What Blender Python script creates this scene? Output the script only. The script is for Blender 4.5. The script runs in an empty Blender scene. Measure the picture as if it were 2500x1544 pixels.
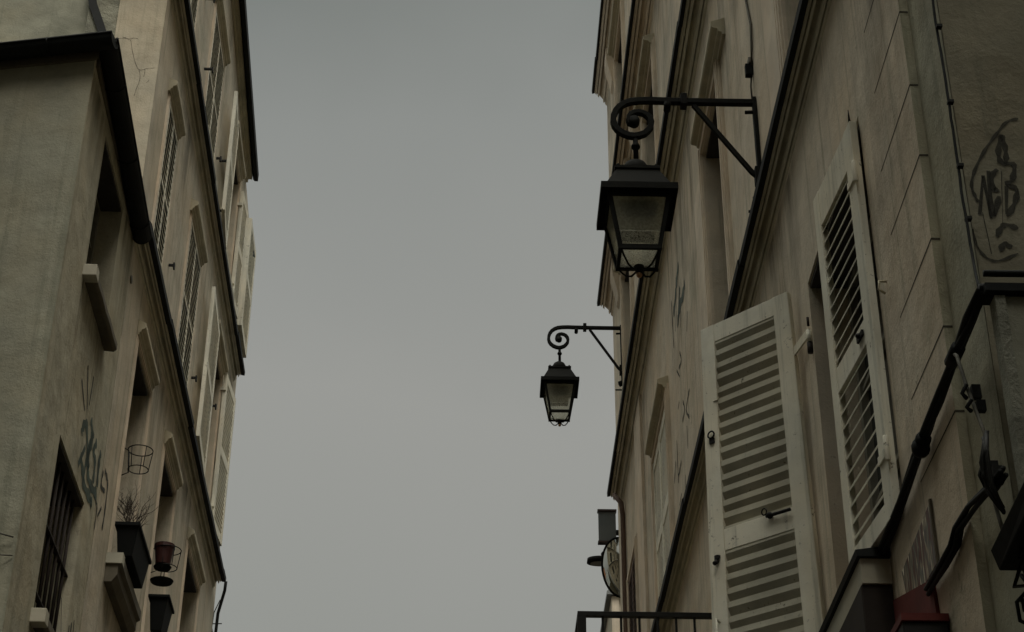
import bpy, bmesh, math, random
from mathutils import Vector, Matrix, noise
random.seed(7)
sc = bpy.context.scene
col = sc.collection
PI = math.pi

# ------------------------------------------------------------ camera
F = 4400.0; PITCH = math.radians(31.5); ROLL = 0.0070; CZ = 1.6
cp, sp = math.cos(PITCH), math.sin(PITCH); cr, sr = math.cos(ROLL), math.sin(ROLL)
Rv = Vector((cr, -sp*sr, cp*sr)); Uv = Vector((-sr, -sp*cr, cp*cr)); Fv = Rv.cross(Uv) * -1
cam = bpy.data.cameras.new("camera"); cam.sensor_width = 36; cam.lens = 36*F/2500; cam.clip_end = 2000; cam.clip_start = .05
co = bpy.data.objects.new("camera", cam); col.objects.link(co)
m = Matrix((( Rv.x, Uv.x, -Fv.x, 0), (Rv.y, Uv.y, -Fv.y, 0), (Rv.z, Uv.z, -Fv.z, CZ), (0, 0, 0, 1)))
co.matrix_world = m
sc.camera = co

# ------------------------------------------------------------ world: overcast sky
w = bpy.data.worlds.new("World"); sc.world = w; w.use_nodes = True
nt = w.node_tree; N = nt.nodes; Lk = nt.links; N.clear()
SUN_EL, SUN_AZ = math.radians(56), math.radians(164)     # azimuth clockwise from +Y
out = N.new('ShaderNodeOutputWorld'); bg = N.new('ShaderNodeBackground')
sky = N.new('ShaderNodeTexSky'); sky.sky_type = 'NISHITA'; sky.sun_disc = False
sky.sun_elevation = SUN_EL; sky.sun_rotation = SUN_AZ; sky.dust_density = 6; sky.air_density = 1.2
tc = N.new('ShaderNodeTexCoord'); sep = N.new('ShaderNodeSeparateXYZ'); Lk.new(tc.outputs['Generated'], sep.inputs[0])
rmp = N.new('ShaderNodeValToRGB'); el = rmp.color_ramp.elements
cols = [(0, (.20,.208,.195)), (.30, (.29,.298,.272)), (.50, (.325,.326,.303)), (.60, (.27,.280,.263)), (.70, (.175,.190,.174)), (.78, (.62,.66,.60)), (1.0, (4.2,4.2,3.8))]
el[0].position = 0; el[0].color = (*cols[0][1], 1); el[1].position = 1; el[1].color = (*cols[-1][1], 1)
for p, c in cols[1:-1]:
    e = el.new(p); e.color = (*c, 1)
nz = N.new('ShaderNodeTexNoise'); nz.inputs['Scale'].default_value = 3.6; nz.inputs['Detail'].default_value = 4; nz.inputs['Roughness'].default_value = .45
Lk.new(tc.outputs['Generated'], nz.inputs['Vector'])
ma = N.new('ShaderNodeMath'); ma.operation = 'MULTIPLY_ADD'; ma.inputs[1].default_value = .17; ma.inputs[2].default_value = -.085
Lk.new(nz.outputs['Fac'], ma.inputs[0])
ad = N.new('ShaderNodeMath'); ad.operation = 'ADD'; Lk.new(sep.outputs['Z'], ad.inputs[0]); Lk.new(ma.outputs[0], ad.inputs[1]); Lk.new(ad.outputs[0], rmp.inputs[0])
sm = N.new('ShaderNodeVectorMath'); sm.operation = 'SCALE'; sm.inputs['Scale'].default_value = 10.0   # cloud layer brought to the scale of the physical sky
Lk.new(rmp.outputs[0], sm.inputs[0])
mx = N.new('ShaderNodeMix'); mx.data_type = 'RGBA'; mx.inputs[0].default_value = .96
Lk.new(sky.outputs[0], mx.inputs[6]); Lk.new(sm.outputs[0], mx.inputs[7])
Lk.new(mx.outputs[2], bg.inputs['Color']); bg.inputs['Strength'].default_value = .1
Lk.new(bg.outputs[0], out.inputs[0])

sl = bpy.data.lights.new("sun", 'SUN'); sl.energy = 1.5; sl.angle = math.radians(25); sl.color = (1, .95, .86)
so = bpy.data.objects.new("sun", sl); col.objects.link(so); so.location = (5, -5, 40)
d = Vector((math.sin(SUN_AZ)*math.cos(SUN_EL), math.cos(SUN_AZ)*math.cos(SUN_EL), math.sin(SUN_EL)))
so.rotation_euler = d.to_track_quat('Z', 'Y').to_euler()
vs = sc.view_settings; vs.view_transform = 'Standard'; vs.look = 'None'; vs.exposure = 0; vs.gamma = 1

# ------------------------------------------------------------ facade frames
# s runs along the street, o out of the wall over the street, z up
L = (-2.6, -0.048626, 1); R = (1.67, -0.017270, -1)
def W(S, s, o, z):
    x0, a, n = S
    return Vector((x0 + math.sin(a)*s + n*math.cos(a)*o, math.cos(a)*s - n*math.sin(a)*o, z))

# ------------------------------------------------------------ materials
MATS = {}
def mat(name, base, rough=.85, var=.12, scale=3.0, bump=.02, bscale=60, streak=0.0, streakcol=None, stain=0.0, staincol=None, metal=0, spec=.3, speck=0.0, chips=None, chipamt=.0, chipscale=9):
    m = bpy.data.materials.new(name); m.use_nodes = True; nt = m.node_tree; N = nt.nodes; K = nt.links
    p = N['Principled BSDF']; p.inputs['Roughness'].default_value = rough; p.inputs['Metallic'].default_value = metal
    p.inputs['Specular IOR Level'].default_value = spec
    tc = N.new('ShaderNodeTexCoord')
    def noi(sc_, det=6, rg=.6, vec=None):
        n = N.new('ShaderNodeTexNoise'); n.inputs['Scale'].default_value = sc_; n.inputs['Detail'].default_value = det; n.inputs['Roughness'].default_value = rg
        K.new(vec if vec else tc.outputs['Object'], n.inputs['Vector']); return n.outputs['Fac']
    def ramp(f, a, b):
        r = N.new('ShaderNodeMapRange'); r.interpolation_type = 'SMOOTHSTEP'; r.inputs[1].default_value = a; r.inputs[2].default_value = b; r.clamp = True; K.new(f, r.inputs[0]); return r.outputs[0]
    def mixc(f, A, B, amt=1.0):
        x = N.new('ShaderNodeMix'); x.data_type = 'RGBA'
        if amt != 1.0:
            mm = N.new('ShaderNodeMath'); mm.operation = 'MULTIPLY'; mm.inputs[1].default_value = amt; K.new(f, mm.inputs[0]); f = mm.outputs[0]
        K.new(f, x.inputs[0])
        for i, v in ((6, A), (7, B)):
            if isinstance(v, tuple): x.inputs[i].default_value = (*v, 1)
            else: K.new(v, x.inputs[i])
        return x.outputs[2]
    lo = tuple(c*(1-var) for c in base); hi = tuple(min(1, c*(1+var)) for c in base)
    c = mixc(ramp(noi(scale), .32, .68), lo, hi)
    c2 = tuple(v*k for v, k in zip(base, (1.08, .98, .86)))
    c = mixc(ramp(noi(scale*.35, 3), .4, .65), c, c2, .5)
    if streak:
        mp = N.new('ShaderNodeMapping'); mp.inputs['Scale'].default_value = (7, 7, .35); K.new(tc.outputs['Object'], mp.inputs[0])
        c = mixc(ramp(noi(1.6, 6, .7, mp.outputs[0]), .50, .68), c, streakcol or tuple(v*q for v, q in zip(base, (.56, .58, .54))), streak)
        mp2 = N.new('ShaderNodeMapping'); mp2.inputs['Scale'].default_value = (26, 26, .8); K.new(tc.outputs['Object'], mp2.inputs[0])
        c = mixc(ramp(noi(1.4, 5, .7, mp2.outputs[0]), .54, .70), c, tuple(v*.75 for v in base), streak*.3)
    if stain:
        c = mixc(ramp(noi(.9, 8, .7), .52, .68), c, staincol or tuple(v*.6 for v in base), stain)
    if speck:
        c = mixc(ramp(noi(45, 3, .5), .66, .74), c, tuple(v*.4 for v in base), speck)
    bump_in = noi(bscale, 8, .65)
    if chips:
        cf = ramp(noi(chipscale, 12, .8), .64-chipamt, .67-chipamt)
        c = mixc(cf, c, chips)
    K.new(c, p.inputs['Base Color'])
    if bump:
        b = N.new('ShaderNodeBump'); b.inputs['Strength'].default_value = 1; b.inputs['Distance'].default_value = bump*.12
        K.new(bump_in, b.inputs['Height'])
        b2 = N.new('ShaderNodeBump'); b2.inputs['Strength'].default_value = 1; b2.inputs['Distance'].default_value = bump
        K.new(noi(2.2, 4, .5), b2.inputs['Height']); K.new(b.outputs[0], b2.inputs['Normal']); K.new(b2.outputs[0], p.inputs['Normal'])
    MATS[name] = m
    return m
mat('plaster_cream', (.50, .447, .35), streak=.65, stain=.6, chips=(.30,.265,.195), chipamt=.02, chipscale=1.3, bump=.03, speck=.5, staincol=(.345,.325,.24))
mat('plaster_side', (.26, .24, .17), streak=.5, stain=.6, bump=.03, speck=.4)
mat('plaster_low', (.395, .365, .27), streak=.6, stain=.7, bump=.035, speck=.5, staincol=(.27,.26,.195), chips=(.24,.22,.165), chipamt=.02, chipscale=1.3)
mat('plaster_pink', (.46, .41, .31), streak=.5, stain=.5, bump=.03, speck=.4, staincol=(.35,.30,.24))
mat('plaster_green', (.30, .295, .225), streak=.5, stain=.8, bump=.03, staincol=(.205,.205,.155), speck=.3)
mat('plaster_right', (.56, .492, .385), streak=.7, stain=.65, chips=(.33,.29,.21), chipamt=.02, chipscale=1.1, bump=.03, speck=.5, staincol=(.35,.33,.24))
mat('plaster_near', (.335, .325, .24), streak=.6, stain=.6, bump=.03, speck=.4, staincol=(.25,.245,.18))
mat('plaster_dark', (.135, .12, .085), streak=.4, stain=.5, bump=.03, speck=.4)
mat('rough_render', (.25, .25, .195), stain=.8, bump=.10, var=.25, staincol=(.14,.145,.11))
mat('moulding', (.45, .415, .31), streak=.3, stain=.5, bump=.01, staincol=(.25,.215,.165), var=.18)
mat('moulding_pale', (.60, .52, .41), streak=.35, stain=.4, bump=.01, staincol=(.28,.23,.18), var=.15)
mat('moulding_dark', (.125, .11, .08), streak=.3, stain=.5, bump=.01, var=.2)
mat('zinc_black', (.009, .0105, .0095), rough=.7, bump=.006, var=.3, spec=.2)
mat('iron', (.009, .009, .0075), rough=.65, bump=.003, var=.35, spec=.2, bscale=120)
mat('lantern_metal', (.010, .0105, .009), rough=.8, bump=.003, var=.4, spec=.1, bscale=90)
mat('rusty_iron', (.02, .014, .010), rough=.8, bump=.004, var=.4)
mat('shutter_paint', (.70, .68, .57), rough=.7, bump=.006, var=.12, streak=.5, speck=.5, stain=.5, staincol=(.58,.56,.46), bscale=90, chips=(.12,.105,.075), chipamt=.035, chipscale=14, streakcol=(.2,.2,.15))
mat('shutter_slat', (.46, .445, .355), rough=.7, bump=.006, var=.22, speck=.5, stain=.5, staincol=(.36,.35,.27), bscale=90, chips=(.1,.09,.06), chipamt=.03, chipscale=12)  # darker than the frame: shade of slat undersides put into the slat colour
mat('blind_green_slat_shade', (.03, .04, .034), rough=.65, bump=.006, var=.15, streak=.3, bscale=90)  # green of the blind; on closed louvres it stands in for deep shadow
mat('shutter_brown', (.13, .085, .065), rough=.75, bump=.006, var=.2, streak=.4)
mat('sill_stone', (.42, .40, .32), bump=.01, stain=.5, var=.12, bscale=30)
mat('lintel_shade', (.045, .04, .034), rough=.8, bump=.004, var=.3)  # near-black tone painting the shade of window soffits
mat('interior_dark', (.012, .012, .011), rough=.6, bump=0)
mat('window_wood', (.20, .195, .155), rough=.6, bump=.004)
mat('zinc_roof', (.16, .17, .17), rough=.5, bump=.01, metal=.3)
mat('paint_black', (.022, .026, .022), rough=.8, bump=0, var=.4)
mat('paint_teal', (.05, .075, .062), rough=.8, bump=0, var=.4)
mat('paint_tag', (.035, .033, .024), rough=.85, bump=0, var=.3)
mat('joint_dark', (.05, .045, .034), rough=.9, bump=0)
mat('box_plastic', (.006, .007, .007), rough=.75, spec=.1, bump=.002)
mat('grey_plastic', (.16, .15, .12), rough=.6, bump=.002)
mat('pot_red', (.033, .009, .008), rough=.5, bump=.003, var=.25)
mat('cable_grey', (.10, .095, .075), rough=.7, bump=.002)
mat('branch', (.045, .035, .026), rough=.9, bump=.004)
mat('red_paint', (.11, .017, .013), rough=.7, bump=.004, stain=.6, var=.3, staincol=(.025,.009,.008))
mat('brass', (.35, .2, .11), rough=.35, bump=0, metal=.8)
mat('sign_blue', (.10, .115, .12), rough=.5, bump=.002)
mat('sign_back', (.045, .03, .028), rough=.7, bump=.002)
mat('asphalt', (.035, .035, .033), rough=.9, bump=.02, bscale=80)
mat('paving', (.07, .068, .06), rough=.9, bump=.02)
mat('brick_tile', (.30, .15, .09), bump=.02, var=.2)
def glassy(name, colr, rough, trans, bscale, bd):
    m = bpy.data.materials.new(name); m.use_nodes = True; N = m.node_tree.nodes; K = m.node_tree.links; p = N['Principled BSDF']
    p.inputs['Base Color'].default_value = (*colr, 1); p.inputs['Roughness'].default_value = rough; p.inputs['Transmission Weight'].default_value = trans
    p.inputs['IOR'].default_value = 1.2 if trans else 1.45
    tc = N.new('ShaderNodeTexCoord'); n = N.new('ShaderNodeTexNoise'); n.inputs['Scale'].default_value = bscale; n.inputs['Detail'].default_value = 2; n.inputs['Distortion'].default_value = 1.2
    K.new(tc.outputs['Object'], n.inputs['Vector']); b = N.new('ShaderNodeBump'); b.inputs['Distance'].default_value = bd; K.new(n.outputs['Fac'], b.inputs['Height']); K.new(b.outputs[0], p.inputs['Normal'])
    MATS[name] = m
gm = bpy.data.materials.new('grime'); gm.use_nodes = True; N = gm.node_tree.nodes; K = gm.node_tree.links; p = N['Principled BSDF']; p.inputs['Base Color'].default_value = (.085, .08, .06, 1); p.inputs['Roughness'].default_value = .95
o_ = [n for n in N if n.type == 'OUTPUT_MATERIAL'][0]; t_ = N.new('ShaderNodeTexCoord'); sp_ = N.new('ShaderNodeSeparateXYZ'); K.new(t_.outputs['Generated'], sp_.inputs[0])
mp = N.new('ShaderNodeMapping'); mp.inputs['Scale'].default_value = (3.2, 3.2, .55); K.new(t_.outputs['Object'], mp.inputs[0]); n_ = N.new('ShaderNodeTexNoise'); n_.inputs['Scale'].default_value = 1.5; n_.inputs['Detail'].default_value = 7; n_.inputs['Roughness'].default_value = .7; K.new(mp.outputs[0], n_.inputs['Vector'])
mr = N.new('ShaderNodeMapRange'); mr.inputs[1].default_value = .42; mr.inputs[2].default_value = .66; K.new(n_.outputs['Fac'], mr.inputs[0])
pw = N.new('ShaderNodeMath'); pw.operation = 'POWER'; pw.inputs[1].default_value = 1.6; K.new(sp_.outputs['Z'], pw.inputs[0])
ml = N.new('ShaderNodeMath'); ml.operation = 'MULTIPLY'; K.new(pw.outputs[0], ml.inputs[0]); K.new(mr.outputs[0], ml.inputs[1]); m2 = N.new('ShaderNodeMath'); m2.operation = 'MULTIPLY'; m2.inputs[1].default_value = .5; K.new(ml.outputs[0], m2.inputs[0])
tb = N.new('ShaderNodeBsdfTransparent'); mx_ = N.new('ShaderNodeMixShader'); K.new(m2.outputs[0], mx_.inputs[0]); K.new(tb.outputs[0], mx_.inputs[1]); K.new(p.outputs[0], mx_.inputs[2]); K.new(mx_.outputs[0], o_.inputs['Surface']); MATS['grime'] = gm
def stain(S, parent, s0, s1, zt, ln, o=0.0):
    MB().add([W(S,s0,o+.0022,zt-ln),W(S,s1,o+.0022,zt-ln),W(S,s1,o+.0022,zt),W(S,s0,o+.0022,zt)], [(0,1,2,3)]).build('water_stain', 'grime', parent)
def lampglass(name, tint, lo_, hi_, sc_, dist):
    """thin textured glass: part clear, part scattering, with a sheen"""
    m = MATS[name]; N = m.node_tree.nodes; K = m.node_tree.links; p = N['Principled BSDF']; o_ = [n for n in N if n.type == 'OUTPUT_MATERIAL'][0]
    p.inputs['Transmission Weight'].default_value = 0; p.inputs['Roughness'].default_value = .12; p.inputs['Base Color'].default_value = (.5, .5, .42, 1)
    t_ = N.new('ShaderNodeBsdfTranslucent'); t_.inputs['Color'].default_value = (*tint, 1); c_ = N.new('ShaderNodeBsdfTransparent'); c_.inputs['Color'].default_value = (.97, .97, .93, 1)
    n_ = N.new('ShaderNodeTexNoise'); n_.inputs['Scale'].default_value = sc_; n_.inputs['Detail'].default_value = 2; n_.inputs['Distortion'].default_value = dist
    tc_ = N.new('ShaderNodeTexCoord'); K.new(tc_.outputs['Object'], n_.inputs['Vector']); mr = N.new('ShaderNodeMapRange'); mr.inputs[1].default_value = .42; mr.inputs[2].default_value = .58; mr.inputs[3].default_value = lo_; mr.inputs[4].default_value = hi_; K.new(n_.outputs['Fac'], mr.inputs[0])
    a_ = N.new('ShaderNodeMixShader'); K.new(mr.outputs[0], a_.inputs[0]); K.new(c_.outputs[0], a_.inputs[1]); K.new(t_.outputs[0], a_.inputs[2])
    b_ = N.new('ShaderNodeMixShader'); b_.inputs[0].default_value = .07; K.new(a_.outputs[0], b_.inputs[1]); K.new(p.outputs[0], b_.inputs[2]); K.new(b_.outputs[0], o_.inputs['Surface'])
glassy('glass_frosted', (.93, .95, .86), .28, .97, 60, .006)
glassy('glass_hammered', (.99, .99, .96), .10, 1, 60, .05)
lampglass('glass_frosted', (1, 1, .92), .27, .36, 60, .5); lampglass('glass_hammered', (1, 1, .95), .0, .6, 85, 2.5)
for nm in ('paint_black', 'paint_teal', 'paint_tag'):
    m = MATS[nm]; N = m.node_tree.nodes; K = m.node_tree.links; o_ = [n for n in N if n.type == 'OUTPUT_MATERIAL'][0]
    tb = N.new('ShaderNodeBsdfTransparent'); mx_ = N.new('ShaderNodeMixShader'); n_ = N.new('ShaderNodeTexNoise'); n_.inputs['Scale'].default_value = 9; n_.inputs['Detail'].default_value = 9; n_.inputs['Roughness'].default_value = .75
    t_ = N.new('ShaderNodeTexCoord'); K.new(t_.outputs['Object'], n_.inputs['Vector']); mr = N.new('ShaderNodeMapRange'); mr.inputs[1].default_value = .36; mr.inputs[2].default_value = .62; mr.inputs[3].default_value = .75; mr.inputs[4].default_value = .92
    K.new(n_.outputs['Fac'], mr.inputs[0]); K.new(mr.outputs[0], mx_.inputs[0]); K.new(tb.outputs[0], mx_.inputs[1]); K.new(N['Principled BSDF'].outputs[0], mx_.inputs[2]); K.new(mx_.outputs[0], o_.inputs['Surface'])
glassy('glass_window', (.03, .035, .035), .12, 0, 1.5, .01)
m_ = bpy.data.materials.new('mirror_face'); m_.use_nodes = True; p_ = m_.node_tree.nodes['Principled BSDF']
p_.inputs['Base Color'].default_value = (.6, .6, .55, 1); p_.inputs['Metallic'].default_value = 1; p_.inputs['Roughness'].default_value = .06; MATS['mirror_face'] = m_
def poster_mat():
    m = bpy.data.materials.new('poster_print'); m.use_nodes = True; N = m.node_tree.nodes; K = m.node_tree.links; p = N['Principled BSDF']; p.inputs['Roughness'].default_value = .5
    tc = N.new('ShaderNodeTexCoord'); mp = N.new('ShaderNodeMapping'); mp.inputs['Scale'].default_value = (10, 10, 2.2); K.new(tc.outputs['Object'], mp.inputs[0])
    n = N.new('ShaderNodeTexNoise'); n.inputs['Scale'].default_value = 1.7; n.inputs['Detail'].default_value = 8; n.inputs['Distortion'].default_value = 1.8; K.new(mp.outputs[0], n.inputs['Vector'])
    r = N.new('ShaderNodeValToRGB'); e = r.color_ramp.elements; e[0].position = .3; e[0].color = (.05, .04, .03, 1); e[1].position = .62; e[1].color = (.85, .80, .64, 1)
    for q, c in ((.42, (.13, .04, .03)), (.5, (.1, .12, .11)), (.6, (.42, .33, .22))):
        k = e.new(q); k.color = (*c, 1)
    K.new(n.outputs['Fac'], r.inputs[0]); K.new(r.outputs[0], p.inputs['Base Color']); MATS['poster_print'] = m
poster_mat()

# ------------------------------------------------------------ mesh builder
ROOT = {}
class MB:
    def __init__(s): s.v = []; s.f = []; s.sm = []
    def add(s, pts, faces, smooth=False):
        b = len(s.v); s.v += [Vector(p) for p in pts]
        for f in faces: s.f.append([b+i for i in f]); s.sm.append(smooth)
        return s
    def hexa(s, p):      # 8 points: bottom 4 then top 4
        return s.add(p, [(0,3,2,1),(4,5,6,7),(0,1,5,4),(1,2,6,5),(2,3,7,6),(3,0,4,7)])
    def box(s, S, s0, s1, o0, o1, z0, z1):
        return s.hexa([W(S,s0,o0,z0),W(S,s1,o0,z0),W(S,s1,o1,z0),W(S,s0,o1,z0),W(S,s0,o0,z1),W(S,s1,o0,z1),W(S,s1,o1,z1),W(S,s0,o1,z1)])
    def prism(s, S, s0, s1, prof, seg=1, jit=0, slope=0.0, skew=0.0):
        """profile of (o,z) points run along s from s0 to s1"""
        n = len(prof); rings = []
        for k in range(seg+1):
            t = k/seg; ss = s0+(s1-s0)*t; jo = random.uniform(-jit, jit); jz = random.uniform(-jit, jit)
            rings.append([W(S, ss + skew*o, o+jo*(1 if o > .001 else 0), z+jz+slope*(ss-s0)) for o, z in prof])
        pts = [p for r in rings for p in r]; fc = []
        for k in range(seg):
            for i in range(n):
                j = (i+1) % n; fc.append((k*n+i, k*n+j, (k+1)*n+j, (k+1)*n+i))
        fc.append(tuple(range(n))[::-1]); fc.append(tuple(seg*n+i for i in range(n)))
        return s.add(pts, fc)
    def tube(s, pts, r, n=8, flat=None, closed=False):
        pts = [Vector(p) for p in pts]; rad = r if isinstance(r, (list, tuple)) else [r]*len(pts)
        rings = []; up = None; m = len(pts)
        for i, p in enumerate(pts):
            if closed: t = (pts[(i+1) % m]-pts[i-1])
            else: t = (pts[min(i+1, m-1)]-pts[max(i-1, 0)])
            t = t.normalized() if t.length > 1e-9 else Vector((0,0,1))
            if up is None:
                up = Vector((0,0,1)) if abs(t.z) < .9 else Vector((1,0,0))
                up = (up - t*up.dot(t)).normalized()
            else:
                up = up - t*up.dot(t); up = up.normalized() if up.length > 1e-6 else t.orthogonal().normalized()
            bi = t.cross(up)
            rings.append([p + (up*math.cos(a)+bi*math.sin(a))*rad[i] for a in [2*PI*k/n for k in range(n)]])
        P = [p for r_ in rings for p in r_]; fc = []
        for k in range(m if closed else m-1):
            k2 = (k+1) % m
            for i in range(n):
                j = (i+1) % n; fc.append((k*n+i, k*n+j, k2*n+j, k2*n+i))
        if not closed: fc.append(tuple(range(n))[::-1]); fc.append(tuple((m-1)*n+i for i in range(n)))
        return s.add(P, fc, True)
    def bar(s, pts, side, wd, th):
        """flat bar following pts; side = unit vector across; wd across, th thick in the plane"""
        pts = [Vector(p) for p in pts]; side = Vector(side).normalized(); m = len(pts); P = []
        for i, p in enumerate(pts):
            t = (pts[min(i+1, m-1)]-pts[max(i-1, 0)]).normalized(); n_ = t.cross(side).normalized()
            tt = th[i] if isinstance(th, list) else th
            P += [p+side*wd/2+n_*tt/2, p-side*wd/2+n_*tt/2, p-side*wd/2-n_*tt/2, p+side*wd/2-n_*tt/2]
        fc = []
        for k in range(m-1):
            for i in range(4):
                j = (i+1) % 4; fc.append((k*4+i, k*4+j, (k+1)*4+j, (k+1)*4+i))
        fc.append((3,2,1,0)); fc.append(tuple((m-1)*4+i for i in range(4)))
        return s.add(P, fc)
    def ball(s, c, r, n=12, sz=1.0):
        P = []; fc = []; m = n//2
        for i in range(m+1):
            a = PI*i/m
            for j in range(n):
                b = 2*PI*j/n; P.append(Vector(c)+Vector((math.sin(a)*math.cos(b)*r, math.sin(a)*math.sin(b)*r, math.cos(a)*r*sz)))
        for i in range(m):
            for j in range(n):
                fc.append((i*n+j, i*n+(j+1) % n, (i+1)*n+(j+1) % n, (i+1)*n+j))
        return s.add(P, fc, True)
    def frustum(s, c, rt, rb, zt, zb, n=20, ax=None):
        P = [Vector(c)+Vector((math.cos(2*PI*k/n)*r, math.sin(2*PI*k/n)*r, z)) for r, z in ((rb, zb), (rt, zt)) for k in range(n)]
        fc = [(k, (k+1) % n, n+(k+1) % n, n+k) for k in range(n)] + [tuple(range(n))[::-1], tuple(range(n, 2*n))]
        return s.add(P, fc)
    def build(s, name, mt, parent=None, bev=0, root=None):
        me = bpy.data.meshes.new(name); o = bpy.data.objects.new(name, me); col.objects.link(o)
        org = Vector((0,0,0)); p = parent
        while p is not None:
            if p.name in ROOT: org = ROOT[p.name]; break
            p = p.parent
        if parent is None:
            org = Vector(root) if root is not None else (sum(s.v, Vector())/len(s.v))
            o.location = org; ROOT[o.name] = org
        me.from_pydata([tuple(v-org) for v in s.v], [], s.f); me.update()
        for i, q in enumerate(me.polygons): q.use_smooth = s.sm[i]
        bm = bmesh.new(); bm.from_mesh(me)
        bmesh.ops.recalc_face_normals(bm, faces=bm.faces); bm.to_mesh(me); bm.free()
        me.materials.append(MATS[mt])
        if parent is not None: o.parent = parent
        if bev:
            b = o.modifiers.new('bevel', 'BEVEL'); b.width = bev; b.segments = 2; b.limit_method = 'ANGLE'; b.angle_limit = math.radians(40)
        return o
def thing(name, loc, label, cat, group=None):
    o = bpy.data.objects.new(name, None); col.objects.link(o); o.location = loc; o.empty_display_size = .2
    ROOT[o.name] = Vector(loc); return tag(o, label, cat, group)
def tag(o, label, cat, group=None):
    o['label'] = label; o['category'] = cat
    if group: o['group'] = group
    return o
def lab(o, t): o['label'] = t; return o

def wall_sheet(mb, S, s0, s1, z0, z1, holes, depth=.3, o=0.0, slope=0.0):
    ss = sorted({s0, s1, *[v for h in holes for v in h[:2]]}); zz = sorted({z0, z1, *[v for h in holes for v in h[2:4]]})
    k = s0+.8
    extra = []
    while k < s1: extra.append(k); k += .8
    ss = sorted({*ss, *extra}); ss = [v for v in ss if s0 <= v <= s1]; zz = [v for v in zz if z0 <= v <= z1]
    for i in range(len(ss)-1):
        for j in range(len(zz)-1):
            cs, cz = (ss[i]+ss[i+1])/2, (zz[j]+zz[j+1])/2
            if any(h[0] < cs < h[1] and h[2] < cz < h[3] for h in holes): continue
            e = slope if zz[j+1] == z1 else 0
            mb.add([W(S,ss[i],o,zz[j]),W(S,ss[i+1],o,zz[j]),W(S,ss[i+1],o,zz[j+1]+e*(ss[i+1]-s0)),W(S,ss[i],o,zz[j+1]+e*(ss[i]-s0))], [(0,1,2,3)])
    for h in holes:
        a, b, c, d_ = h[:4]; dp = h[4] if len(h) > 4 else depth
        mb.add([W(S,a,o,c),W(S,a,o,d_),W(S,a,o-dp,d_),W(S,a,o-dp,c)], [(0,1,2,3)])
        mb.add([W(S,b,o,c),W(S,b,o,d_),W(S,b,o-dp,d_),W(S,b,o-dp,c)], [(0,1,2,3)])
        mb.add([W(S,a,o,d_),W(S,b,o,d_),W(S,b,o-dp,d_),W(S,a,o-dp,d_)], [(0,1,2,3)])
        mb.add([W(S,a,o,c),W(S,b,o,c),W(S,b,o-dp,c),W(S,a,o-dp,c)], [(0,1,2,3)])

def cornice(S, parent, s0, s1, o, zw, zo, black=.045, slope=0, mt='moulding', name='string_course', studs=False, blackh=.035):
    b = MB(); ob = o-black+.006; rz = zo-.006-zw
    def zl(f): return zw+rz*f
    pr = [(0,zw)]; fr_ = [(.0,.14),(.20,.30),(.62,.74),(.82,1.0)]; gd = [.03,.045,.03]
    for q, (f0, f1) in enumerate(fr_):
        if q: pr += [(ob*f0, zl(f0)+gd[q-1]), (ob*f0+.001, zl(f0)-.004)]
        pr += [(ob*(f0+f1)/2, zl((f0+f1)/2)-.003), (ob*f1, zl(f1))]
        if q < 3: pr += [(ob*f1+.001, zl(f1)+gd[q])]
    pr += [(ob,zo+.05),(0,zo+.16)]
    b.prism(S, s0, s1, pr, seg=max(2, int((s1-s0)/.7)), jit=.003, slope=slope)
    if studs:
        q = s0+.3
        while q < s1:
            b.box(S, q, q+.03, ob*.78, ob*.84, zo-.045, zo-.01); q += .62+random.uniform(-.05,.05)
    c = b.build(name, mt, parent)
    f = MB(); q = s0-.02
    while q < s1:
        e = min(s1+.02, q+random.uniform(1.5, 2.1)); dz = random.uniform(-.006,.006); do = random.uniform(-.006,.006)
        f.prism(S, q, e, [(o-black+do,zo-.012+dz),(o+do,zo-.018+dz),(o+.003+do,zo+blackh+dz),(o-.02,zo+blackh+.03),(0.004,zo+.19),(0.004,zo+.175),(o-black-.004,zo+.03)], slope=slope); q = e
        f.v = f.v
    f.build('flashing', 'zinc_black', c)
    return c

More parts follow.
